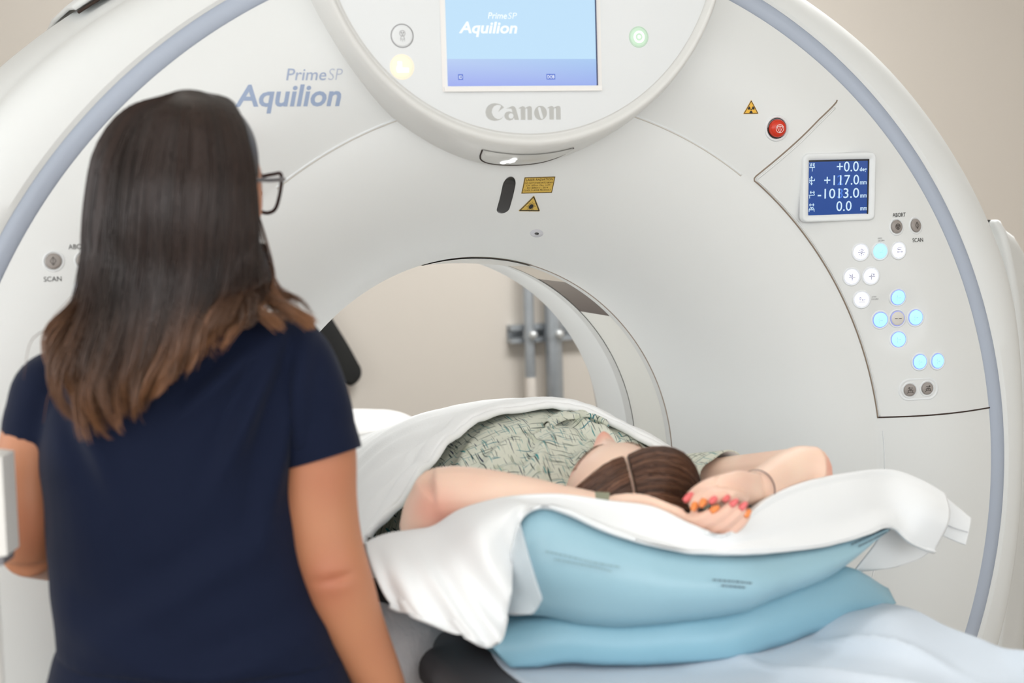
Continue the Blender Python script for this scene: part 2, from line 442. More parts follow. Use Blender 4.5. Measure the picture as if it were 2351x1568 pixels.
# top cover plate and latch on the shell
t = np.radians(np.linspace(52, 128.5, 60)); Ot = outline(t)
Gt = []
for y, k in ((-0.02, 1.037), (0.0, 1.045), (0.05, 1.058), (0.30, 1.066), (0.5, 1.05)):
    tp = np.clip((128.5-np.degrees(t))/12, 0, 1)*0.6+0.4
    Gt.append(np.stack([Ot*(1.028+(k-1.028)*tp)*np.cos(t), np.full(60, y), ZC+Ot*(1.028+(k-1.028)*tp)*np.sin(t)], -1))
V, Fc = solid(A(Gt), 0.008); mesh('top_cover', V, Fc, M_white, gan)
P = np.stack([Ot[40:]*1.027*np.cos(t[40:]), np.full(20, -0.018), ZC+Ot[40:]*1.027*np.sin(t[40:])], -1)
mesh('cover_gap', *tube(P, 0.003, 6), M_seamdark, gan, label='dark gap under the top cover')
for s, a in ((1, 134.5), (-1, 45.5)):
    a = math.radians(a); o_ = float(outline(A([a]))[0]); c0 = A([o_*0.992*math.cos(a), -0.142, ZC+o_*0.992*math.sin(a)])
    er = A([math.cos(a), 0, math.sin(a)]); et = A([-math.sin(a), 0, math.cos(a)])
    V = A([c0+er*x+et*y_+A([0, -1, 0])*h for x, y_, h in ((-0.028, -0.03, 0.014), (-0.024, 0.03, 0.014), (0.006, 0.028, -0.004), (0.006, -0.028, -0.004), (-0.020, -0.022, 0.024), (-0.020, 0.024, 0.020), (0.004, 0.02, 0.004), (0.004, -0.02, 0.004))])
    mesh('cover_latch', V, [(3, 2, 1, 0), (4, 5, 6, 7), (0, 1, 5, 4), (1, 2, 6, 5), (2, 3, 7, 6), (3, 0, 4, 7)], M_white, gan, smooth=False)

# ------------------------------------------------------------------ hood with the main display
HC = A([-0.004, 1.981]); HY = -0.372
ph = np.linspace(0, 2*math.pi, 256, endpoint=False)
g = np.clip(-np.sin(ph), 0, 1)**3
def hood_ring(r, y):
    x = HC[0]+r*np.cos(ph); z = HC[1]+r*np.sin(ph)
    z = np.minimum(z, 2.16)
    return np.stack([x, np.full(256, y) if np.ndim(y) == 0 else y, z], -1)
face = [(0.0001, HY), (0.2, HY), (0.340, HY), (0.3455, HY+0.001)]
V = np.concatenate([hood_ring(np.full(256, r), y) for r, y in face])
hood = mesh('hood', V, grid_faces(len(face), 256, wrap_u=True), M_hood, gan, label='round flat display hood')
lip = [(0.3455+0*g, HY+0.001+0*g), (0.3475+0*g, HY+0.004+0*g), (0.350+0*g, HY+0.0035+0*g), (0.3535+0*g, HY-0.004+0*g), (0.358+0.002*g, HY-0.006+0*g), (0.3625+0.004*g, HY-0.003+0*g),
       (0.366+0.009*g, HY+0.012+0.0*g), (0.369+0.015*g, HY+0.038+0.0*g), (0.371+0.019*g, HY+0.066+0*g), (0.372+0.023*g, HY+0.090+0*g), (0.374+0.026*g, HY+0.12+0*g), (0.377+0.03*g, HY+0.17+0*g)]
L_ = [hood_ring(r, y) for r, y in lip]
mesh('hood_rim', np.concatenate(L_), grid_faces(len(L_), 256, wrap_u=True), M_rim, gan)
LA = A(L_)                                                          # (k,256,3)
def lip_at(phi, s):                                                 # phi radians, s index along the lip
    i = (phi % (2*math.pi))/(2*math.pi)*256; i0 = int(i) % 256; f_ = i-int(i)
    k0 = min(int(s), len(L_)-2); q = s-k0
    a = LA[k0, i0]*(1-f_)+LA[k0, (i0+1) % 256]*f_; b = LA[k0+1, i0]*(1-f_)+LA[k0+1, (i0+1) % 256]*f_
    return a*(1-q)+b*q
def lip_off(phi, s, o):
    p = lip_at(phi, s); d = nrm(A([math.cos(phi)*1.0, -0.45, math.sin(phi)*1.0])); return p+d*o
u_ = np.linspace(-1, 1, 25); Gl = []
for q in np.linspace(0, 1, 7):
    row = []
    for u in u_:
        c_ = 1-abs(u)**6
        s0 = 6.4; s1 = 6.4+2.35*c_
        row.append(lip_off(math.radians(-90.0+u*12.2), s0+(s1-s0)*q, 0.0015+0.002*math.sin(math.pi*q)))
    Gl.append(row)
mesh('lamp_cover', A(Gl).reshape(-1, 3), grid_faces(7, 25), M_lens, gan, label='glossy grey lamp cover under the hood')
mesh('lamp_cover_gap', *tube(A([lip_off(math.radians(-90+u*12.4), 6.45+2.4*(1-abs(u)**6), 0.0012) for u in u_]), 0.0012, 6), M_seamdark, gan)
sp = A([lip_off(math.radians(-90-3.6+a), 7.6+b, 0.0045) for a, b in ((-1.8, 0.35), (-1.3, -0.1), (-0.4, -0.25), (0.2, -0.7), (1.2, -0.75), (0.9, -0.35), (1.5, -0.2), (0.8, 0.25), (-0.1, 0.15), (-0.6, 0.6))])
mesh('lamp_glow', sp, [tuple(range(10))], mat('lamp_glow_white', (0.9, 0.9, 0.95), 0.4, emit=(0.95, 0.97, 1.0), es=1.6), gan, smooth=False, label='bright white lamp spot')

# main display
sx0, sx1, sz0, sz1 = -0.1495, 0.1125, 1.7135, 1.93
fr = lambda d: [(sx0-d, sz1+d), (sx0-d, sz0-d), (sx1+d, sz0-d), (sx1+d, sz1+d)]
disp = mesh('display', *join([(flat([(sx0, sz1), (sx0, sz0), (sx1, sz0), (sx1, sz1)], HY-0.0015), [(0, 1, 2, 3)])]), M_scr_top, gan, smooth=False, label='lit light blue screen')
# rounded frame lip below the screen
V, Fc = join([(flat(fr(0.009), HY-0.0005), [(0, 1, 2, 3)]), box((sx1+0.0012, HY-0.003, (sz0+sz1)/2), (0.0024, 0.004, sz1-sz0))])
mesh('display_frame', V[:4], [(0, 1, 2, 3)], mat('frame_white', sc(236, 234, 231), 0.4), disp, smooth=False)
mesh('display_edge', *box((sx1-0.0002, HY-0.0022, (sz0+sz1)/2), (0.0016, 0.003, sz1-sz0)), M_scr_edge, disp, smooth=False)
mesh('display_ledge', *box(((sx0+sx1)/2, HY-0.003, sz0-0.005), (sx1-sx0+0.014, 0.006, 0.008)), mat('frame_white', (1, 1, 1)), disp, smooth=False)
# lower information bar: a displayed colour ramp
mb = bpy.data.materials.new('screen_violet_bar'); mb.use_nodes = True; b_ = mb.node_tree.nodes['Principled BSDF']
vc = mb.node_tree.nodes.new('ShaderNodeVertexColor'); vc.layer_name = 'tint'
mb.node_tree.links.new(vc.outputs['Color'], b_.inputs['Emission Color']); b_.inputs['Emission Strength'].default_value = 0.80
b_.inputs['Base Color'].default_value = (0.01, 0.01, 0.02, 1)
zb = 1.757
mesh('display_bar', flat([(sx0, zb), (sx0, sz0), (sx1, sz0), (sx1, zb)], HY-0.0019), [(0, 1, 2, 3)], mb, disp, smooth=False, cols=A([sc(190, 214, 252), sc(164, 178, 248), sc(158, 180, 245), sc(172, 208, 250)]))
def on_disp(name, V2, Fc, m, d=0.0024): return mesh(name, flat(V2, HY-d), Fc, m, disp, smooth=False)
on_disp('display_text', *text_at('Prime', -0.078, 1.8215, 0.0105, 0.033, shear=0.2, bold=0.012), M_scr_text)
on_disp('display_text', *text_at('SP', -0.0435, 1.8215, 0.0105, 0.016, shear=0.2, bold=-0.006), M_scr_text)
on_disp('display_text', *text_at('Aquilion', -0.1285, 1.7985, 0.0185, 0.101, shear=0.2, bold=0.028), M_scr_text)
for s_, x0, w in (('ID', -0.132, 0.0085), ('DOB', 0.0215, 0.0155)):
    on_disp('display_tag', A([(x0, 1.7235), (x0+w, 1.7235), (x0+w, 1.7325), (x0, 1.7325)]), [(0, 1, 2, 3)], M_scr_tag)
    on_disp('display_text', *text_at(s_, x0+0.0015, 1.7252, 0.0056, w-0.003, bold=0.01), M_scr_text, 0.0028)

# maker's logo under the display, traced letter shapes
def zoomxz(P): return A([aty(1105+x/12.056, 225+y/12.056, HY)[[0, 2]] for x, y in P])
def sm(P, n=90): return cr(A(P, float), n, closed=True)
C_ = [(625, 265), (600, 235), (560, 198), (480, 162), (370, 145), (270, 160), (190, 210), (135, 290), (115, 390), (135, 490), (190, 570), (270, 615), (370, 632), (470, 618), (550, 582), (600, 530), (622, 495), (575, 545), (520, 578), (450, 585), (380, 553), (320, 490), (285, 400), (300, 300), (350, 228), (430, 190), (500, 195), (548, 218), (520, 280), (468, 388), (530, 330)]
a_o = [(680, 300), (780, 255), (850, 225), (900, 230), (945, 270), (965, 330), (1003, 470), (1040, 605), (925, 605), (905, 550), (860, 600), (780, 625), (700, 600), (645, 540), (635, 480), (655, 425), (700, 385), (770, 370), (830, 385), (858, 402), (850, 330), (830, 297), (760, 292)]
a_i = [(820+70*math.cos(t), 497+75*math.sin(t)) for t in np.linspace(0, 2*math.pi, 28, endpoint=False)]
n_o = [(1020, 290), (1090, 247), (1145, 225), (1190, 240), (1212, 275), (1270, 245), (1330, 222), (1380, 240), (1398, 290), (1402, 605), (1282, 605), (1275, 310), (1260, 287), (1228, 290), (1215, 320), (1215, 605), (1097, 605), (1088, 292)]
o_o = [(1637+176*math.cos(t), 412+195*math.sin(t)) for t in np.linspace(0, 2*math.pi, 40, endpoint=False)]
o_i = [(1565, 300), (1567, 265), (1600, 248), (1635, 262), (1700, 480), (1715, 540), (1700, 575), (1668, 580), (1640, 560), (1600, 440)]
n2 = [(x+792, y-8) for x, y in n_o]
parts = []
for loops in ([C_], [a_o, a_i], [n_o], [o_o, o_i], [n2]):
    V2, Fc = fill2([zoomxz(l) for l in loops]); parts.append((flat(V2, HY-0.0004), Fc))
mesh('maker_logo', *join(parts), M_logo_grey, gan, smooth=False, label='grey lettering under the display')
# model lettering on the left of the front
parts = []
V2, Fc = text_at('Aquilion', -0.4865, 1.6875, 0.0345, 0.1735, shear=0.2, bold=0.022); parts.append((on(V2), Fc))
mesh('model_lettering', *join(parts), M_logo_blue, gan, smooth=False, label='blue italic lettering')
V2, Fc = text_at('Prime', -0.403, 1.7275, 0.0195, 0.0655, shear=0.2, bold=0.004)
mesh('model_lettering', on(V2), Fc, mat('logo_mid_print', sc(160, 173, 198), 0.55), gan, smooth=False, label='blue italic lettering')
V2, Fc = text_at('SP', -0.3345, 1.7275, 0.0195, 0.0245, shear=0.2, bold=-0.012)
mesh('model_lettering', on(V2), Fc, M_logo_pale, gan, smooth=False, label='pale thin italic lettering')

# ------------------------------------------------------------------ buttons
def local(x, z, plane=None):
    if plane is not None: n = A([0, -1.0, 0]); p = A([x, plane, z])
    else: n = nsurf(x, z); p = A([x, float(ysurf(x, z)), z])
    ex = nrm(A([1.0, 0, 0])-n*n[0]); ez = np.cross(ex, -n)*1.0
    ez = nrm(A([0, 0, 1.0])-n*n[2])
    return p, ex, ez, n
def lathe_at(fr_, prof, seg=28):
    p, ex, ez, n = fr_; t = np.linspace(0, 2*math.pi, seg, endpoint=False)
    V = np.concatenate([p+n*h+r*(np.outer(np.cos(t), ex)+np.outer(np.sin(t), ez)) for r, h in prof])
    return V, grid_faces(len(prof), seg, wrap_u=True)
def sym(fr_, V2, Fc, h):
    p, ex, ez, n = fr_
    return p+n*h+np.outer(V2[:, 0], ex)+np.outer(V2[:, 1], ez), Fc
def ring2(r, w=0.1, n=24):
    V = np.concatenate([circle2(0, 0, r, n), circle2(0, 0, r-w, n)]); return V, [(i, (i+1) % n, n+(i+1) % n, n+i) for i in range(n)]
def merge2(*ps): return join([(np.c_[v, np.zeros(len(v))], f) for v, f in ps])
def icon(kind):
    if kind == 'start': ls = [strokes2([[(0, .62), (.45, 0), (0, -.62), (-.45, 0), (0, .62)], [(0, .62), (0, -.62)]], .075)]
    elif kind == 'stop': ls = [ring2(.56, .09), strokes2([[(-.46, .30), (.46, .30), (0, -.52), (-.46, .30)], ], .08), strokes2([[(-.22, .18), (.22, .18), (0, -.26), (-.22, .18)]], .07)]
    elif kind == 'estop': ls = [ring2(.62, .07), strokes2([[(-.50, .34), (.50, .34), (0, -.58), (-.50, .34)], [(0, .34), (0, -.2)]], .07)]
    elif kind == 'light': ls = [ring2(.2, .07, 14), strokes2([[(-.62, 0), (-.25, 0)], [(.62, 0), (.25, 0)], [(0, -.62), (0, -.2)], [(-.3, .3), (-.42, .42)], [(.3, .3), (.42, .42)], [(-.3, -.3), (-.42, -.42)], [(.3, -.3), (.42, -.42)], [(-.1, .3), (-.1, .55), (.1, .55), (.1, .3)], [(-.12, -.2), (0, -.05), (.12, -.2)]], .07)]
    elif kind == 'dots': ls = [strokes2([[(-.5, .12), (-.4, .12)], [(.22, .16), (.32, .16)], [(-.3, -.15), (.3, -.15)]], .05)]
    elif kind == 'inout': ls = [strokes2([[(-.5, .3), (-.2, .5), (.35, .5)], [(-.5, .2), (.3, .15), (-.4, .1)], [(-.5, -.25), (.5, -.25)], [(-.35, -.12), (-.5, -.25), (-.35, -.38)], [(.35, -.12), (.5, -.25), (.35, -.38)]], .06)]
    elif kind == 'tiltl': ls = [strokes2([[(-.6, 0), (.5, 0)], [(-.5, .45), (-.35, .15), (-.2, .4)], [(0, .5), (-.02, .1), (-.15, .1)], [(0, -.2), (0, -.55)], [(-.12, -.2), (.05, -.2)]], .08)]
    elif kind == 'tiltr': ls = [strokes2([[(-.5, 0), (.6, 0)], [(.2, .5), (.35, .15), (.5, .45)], [(0, .5), (-.02, .12), (-.18, .12)], [(-.05, -.2), (-.05, -.55)], [(-.15, -.2), (.05, -.2)]], .08)]
    elif kind == 'zero': ls = [ring2(.001, .001, 4), strokes2([[(-.42, .45), (-.28, .45), (-.24, .1), (-.38, .0), (-.46, .15), (-.42, .45)], [(-.05, 0), (.5, .05)], [(.1, .13), (-.05, 0), (.1, -.12)], [(-.55, -.4), (.45, -.38)]], .06)]
    elif kind == 'move': ls = [strokes2([[(-.3, .4), (-.3, .05)], [(-.42, .05), (-.3, .05)], [(-.2, -.05), (.3, -.05)], [(-.3, -.15), (-.3, -.5)], [(.15, .05), (.25, -.05)]], .05)]
    elif kind == 'cc': ls = [strokes2([[(-.6, .03), (-.15, .03)], [(.15, .03), (.6, .03)]], .1), strokes2([[(-.05, -.05), (.05, -.05)]], .05)]
    elif kind in ('pl', 'pr'):
        s = 1 if kind == 'pr' else -1
        ls = [strokes2([[(-.4*s, .42), (.4*s, .42)], [(.2*s, .55), (.4*s, .42), (.2*s, .28)], [(-.6, -.5), (-.35, -.35), (.35, -.35), (.6, -.5)], [(-.35, -.35), (-.45, -.1), (-.2, .12), (.2, .12), (.45, -.1), (.35, -.35)]], .08), ring2(.16, .08, 14)]
    elif kind == 'bed': ls = [strokes2([[(-.32, .42), (-.32, -.45)], [(-.42, .0), (-.42, -.38)]], .22), strokes2([[(-.5, -.22), (.55, -.22)], [(-.45, -.40), (.55, -.40)]], .24), strokes2([[(-.4, .42), (-.1, .42), (-.1, .0)]], .13)]
    elif kind == 'target': ls = [ring2(.62, .2, 32), ring2(.17, .165, 20)]
    elif kind == 'xray': ls = [ring2(.46, .06, 30), strokes2([[(-.16, -.1), (.16, -.1)], [(-.2, -.45), (-.32, -.86), (.32, -.86), (.2, -.45)], [(-.3, -.98), (-.3, -1.1)], [(0, -1.0), (0, -1.16)], [(.3, -.98), (.3, -1.1)], [(0, -.2), (.1, -.3), (-.1, -.3)]], .06),
                              fill2([[(-.30, .02), (-.17, .28), (-.04, .02)]]), fill2([[(.30, .02), (.17, .28), (.04, .02)]])]
    V, Fc = merge2(*ls); return V[:, :2], Fc
def button(x, z, r, m, kind=None, ms=M_black, plane=None, ring=None, bez=M_hood, label=None, dome=0.004, scale=0.8, yo=0.0, name='button'):
    f_ = local(x, z, plane)
    if name != 'indicator': bm_ = [(r*1.34, -0.0004), (r*1.30, 0.0010), (r*1.16, 0.0014), (r*1.06, 0.0002), (r*1.0, -0.0010)]
    else: bm_ = [(r*1.12, -0.0002), (r*1.10, 0.0006), (r*1.03, 0.0006), (r*1.0, -0.0010)]
    b = mesh(name, *lathe_at(f_, [(r, -0.0012), (r*0.985, dome*0.45), (r*0.93, dome*0.75), (r*0.7, dome*0.93), (r*0.0005, dome)]), m, gan, label=label)
    mesh('bezel', *lathe_at(f_, bm_), bez, b)
    if ring is not None: mesh('lit_edge', *lathe_at(f_, [(r*1.06, 0.0012), (r*1.05, 0.0016), (r*0.975, 0.0022), (r*0.96, 0.0016)]), ring, b)
    if kind:
        V2, Fc = icon(kind); V2 = V2*r*scale; V2[:, 1] += yo*r
        mesh('symbol', *sym(f_, V2, Fc, dome+0.0006), ms, b, smooth=False)
    return b
M_sym = mat('button_symbol_grey', sc(92, 92, 110), 0.6)
M_symc = mat('button_symbol_blue', sc(120, 150, 205), 0.6, emit=sc(150, 180, 235), es=0.5)
M_symd = mat('button_symbol_dark', sc(62, 56, 52), 0.6)
for s in (1, -1):
    X = lambda x: s*x
    button(X(0.7275), 1.4555, 0.0125, M_btn_grey, 'stop', M_symd, label='grey abort button')
    button(X(0.7735), 1.4560, 0.0125, M_btn_grey, 'start', M_symd, label='grey scan button')
    for st, cx, z, w in (('ABORT', 0.735, 1.4735, 0.031), ('SCAN', 0.7765, 1.4255, 0.026)):
        V2, Fc = text_at(st, X(cx)-w/2, z, 0.0078, w); mesh('button_caption', on(V2, 0.0008), Fc, M_black, gan, smooth=False)
    for x, kind, m, ms in ((0.653, 'light', M_btn_white, M_sym), (0.6915, 'dots', M_btn_cyan, M_symc), (0.7305, 'inout', M_btn_white, M_sym)):
        button(X(x), 1.412, 0.0135, m, kind, ms, label='round lit button')
    button(X(0.639), 1.367, 0.0135, M_btn_white, 'tiltl', M_sym, label='white lit button')
    button(X(0.675), 1.367, 0.0135, M_btn_white, 'tiltr', M_sym, label='white lit button')
    button(X(0.660), 1.324, 0.0135, M_btn_white, 'zero', M_sym, label='white lit button')
    for cx, z, lines in ((0.693, 1.4345, ('INSIDE', 'LINE ZERO')), (0.685, 1.327, ('OUTSIDE', 'LINE ZERO'))):
        for k, st in enumerate(lines):
            w = 0.0085 if k == 0 else 0.0135
            V2, Fc = text_at(st, X(cx)-0.0065, z-0.0045*k, 0.0028, w); mesh('button_caption', on(V2, 0.0008), Fc, M_grey_print, gan, smooth=False)
    for x, z in ((0.732, 1.325), (0.699, 1.2845), (0.7695, 1.2855), (0.735, 1.246)):
        button(X(x), z, 0.0140, M_btn_cyan, 'move', M_symc, ring=M_btn_ring, label='blue lit arrow button')
    button(X(0.7325), 1.2855, 0.0135, M_btn_plain, 'cc', M_symd, ring=M_btn_ring, label='unlit centre button with blue edge')
    button(X(0.776), 1.2025, 0.0135, M_btn_cyan, 'move', M_symc, ring=M_btn_ring, label='blue lit button')
    button(X(0.8145), 1.2015, 0.0135, M_btn_cyan, 'move', M_symc, ring=M_btn_ring, label='blue lit button')
    # recessed pill with two grey buttons
    pc = A([X(0.7755), 1.1505])
    t = np.linspace(0, 2*math.pi, 64, endpoint=False)
    pill = lambda r: pc+np.stack([np.sign(np.cos(t))*0.019+r*np.cos(t), r*np.sin(t)], -1)
    V = np.concatenate([on(pill(0.0215), -0.0004), on(pill(0.0205), 0.0016), on(pill(0.018), 0.0010), on(pill(0.0165), 0.0002)])
    pb = mesh('button_recess', V, grid_faces(4, 64, wrap_u=True), M_hood, gan, label='white pill-shaped recess')
    button(X(0.757), 1.1500, 0.0118, M_btn_grey, 'pl', M_symd, scale=0.9, label='grey button in the recess')
    button(X(0.792), 1.1512, 0.0118, M_btn_grey, 'pr', M_symd, scale=0.9, label='grey button in the recess')
    # emergency stop
    f_ = local(X(0.4795), 1.639)
    e = mesh('emergency_button', *lathe_at(f_, [(0.0160, 0.000), (0.0158, 0.006), (0.0140, 0.0095), (0.0090, 0.0115), (0.00001, 0.012)]), M_red, gan, label='red emergency stop button')
    mesh('bezel', *lathe_at(f_, [(0.0235, -0.0006), (0.0225, 0.0022), (0.0205, 0.0024), (0.0185, 0.0004)]), M_hood, e)
    mesh('collar', *lathe_at(f_, [(0.0188, 0.0006), (0.0178, 0.0012), (0.0160, 0.0012)]), M_slot, e)
    V2, Fc = icon('estop'); mesh('symbol', *sym(f_, V2*0.0125, Fc, 0.0132), mat('white_print', sc(245, 225, 220), 0.5), e, smooth=False)
# hood indicators
button(-0.2230, 1.7935, 0.0172, M_hood, 'xray', M_grey_print, HY, bez=M_grey_print, name='indicator', dome=0.0012, scale=0.62, yo=0.22, label='unlit round indicator with grey symbol')
button(-0.2250, 1.7445, 0.0180, M_amber, 'bed', M_glow, HY, bez=M_amber, name='indicator', dome=0.0012, scale=0.92, label='amber lit round indicator')
button(0.1910, 1.7935, 0.0160, M_green, 'target', M_glow, HY, bez=mat('pale_green_edge', sc(190, 220, 195), 0.4), name='indicator', dome=0.0012, scale=1.0, label='green lit round indicator')

# ------------------------------------------------------------------ stickers and window on the bell mouth
win = [(0.0005+0.0118*math.cos(t)*(1.0), 1.5525+0.0152*math.sin(t)) for t in np.linspace(0, math.pi, 12)]+[(-0.0115+0.0*t, 1.0) for t in ()]
c0, c1 = A([-0.0052, 1.551]), A([-0.0052, 1.5115])
win = [c0+A([0.0118*math.cos(t), 0.0155*math.sin(t)]) for t in np.linspace(0, math.pi, 14)]+[c1+A([0.0118*math.cos(t), 0.0085*math.sin(t)]) for t in np.linspace(math.pi, 2*math.pi, 14)]
win = chord(np.r_[win, [win[0]]], 80)[:-1]
W = [on(win*1.0, -0.0005), on(win, 0.0005)]
cw = win.mean(0); inner = [on(cw+(win-cw)*k, 0.0006) for k in (0.93, 0.6, 0.25)]
V = np.concatenate(W+inner); Fc = grid_faces(5, len(win), wrap_u=True)+[tuple(4*len(win)+i for i in range(len(win)))]
mesh('laser_window', V, Fc, M_slot, gan, label='slim black glossy window')
lab = mesh('laser_label', on([(x, z) for z in np.linspace(1.5365, 1.5645, 8) for x in np.linspace(0.0205, 0.0765, 10)], 0.0005), grid_faces(8, 10), M_yellow, gan, label='yellow laser radiation label')
def frame2(x0, z0, x1, z1, w): return strokes2([[(x0, z0), (x1, z0), (x1, z1), (x0, z1), (x0, z0)]], w)
parts = []
for (a, b) in (((0.0215, 1.5373), (0.0755, 1.5373)), ((0.0755, 1.5373), (0.0755, 1.5637)), ((0.0755, 1.5637), (0.0215, 1.5637)), ((0.0215, 1.5637), (0.0215, 1.5373))):
    P = np.linspace(a, b, 9); V2, Fc = strokes2([P], 0.0012); parts.append((on(V2, 0.0009), Fc))
for st, x0, z, h, w in (('LASER RADIATION', 0.0243, 1.5580, 0.0041, 0.0485), ('DO NOT STARE INTO BEAM', 0.0232, 1.5530, 0.0030, 0.0505), ('CW  635nm  Max. 1mW', 0.0263, 1.5490, 0.0028, 0.0440), ('IEC 60825-1 : 2014', 0.0290, 1.5448, 0.0028, 0.0380), ('CLASS 2 LASER PRODUCT', 0.0232, 1.5405, 0.0029, 0.0505)):
    V2, Fc = text_at(st, x0, z, h, w); parts.append((on(V2, 0.0009), Fc))
mesh('label_print', *join(parts), mat('label_dark_print', sc(74, 56, 26), 0.6), lab, smooth=False)
def tri_sign(P, m, name, label, sym_parts, wb):
    P = A(P, float); c = P.mean(0)
    big = c+(P-c)*1.08
    V2, Fc = fill2([chord(np.r_[big, big[:1]], 31)[:-1]])
    s_ = mesh(name, on(V2, 0.0005), Fc, m, gan, smooth=False, label=label)
    parts = []
    for a, b in zip(P, np.roll(P, -1, 0)):
        a2 = c+(a-c)*0.93; b2 = c+(b-c)*0.93
        v, f = strokes2([np.linspace(a2, b2, 7)], wb); parts.append((on(v, 0.0009), f))
    for v, f in sym_parts(c): parts.append((on(v, 0.0009), f))
    mesh('label_print', *join(parts), M_black, s_, smooth=False)
def burst(c):
    c = c+A([0.0006, -0.0010]); out = [fill2([circle2(*c, 0.0040, 20)])]
    for k in range(16):
        a = k*math.pi/8; d = A([math.cos(a), math.sin(a)]); out.append(strokes2([[c+d*0.003, c+d*(0.0085 if k % 2 == 0 else 0.0068)]], 0.0006))
    return out
tri_sign([(0.0450, 1.5315), (0.0255, 1.5065), (0.0635, 1.5050)], M_yellow2 if False else M_yellow, 'laser_sign', 'yellow triangle with laser burst', burst, 0.0016)
def trefoil(c):
    c = c+A([0, -0.0005]); out = [fill2([circle2(*c, 0.0012, 12)])]
    for a0 in (30, 150, 270):
        t = np.radians(np.linspace(a0-30, a0+30, 8))
        out.append(fill2([np.r_[c+0.0022*np.stack([np.cos(t), np.sin(t)], -1), (c+0.0066*np.stack([np.cos(t), np.sin(t)], -1))[::-1]]]))
    return out
tri_sign([(0.4285, 1.6885), (0.4145, 1.6655), (0.4425, 1.6655)], M_yellow2, 'radiation_sign', 'yellow triangle with radiation trefoil', trefoil, 0.0011)
f_ = local(0.0755, 1.4645)
cm = mesh('camera_eye', *lathe_at(f_, [(0.013, -0.0004), (0.012, 0.0008), (0.006, 0.0004), (0.004, 0.0008)]), mat('camera_pale', sc(205, 206, 212), 0.4), gan, label='small camera eye')
mesh('lens', *lathe_at(f_, [(0.0042, 0.0008), (0.0035, 0.0012), (0.00001, 0.0014)]), M_slot, cm)

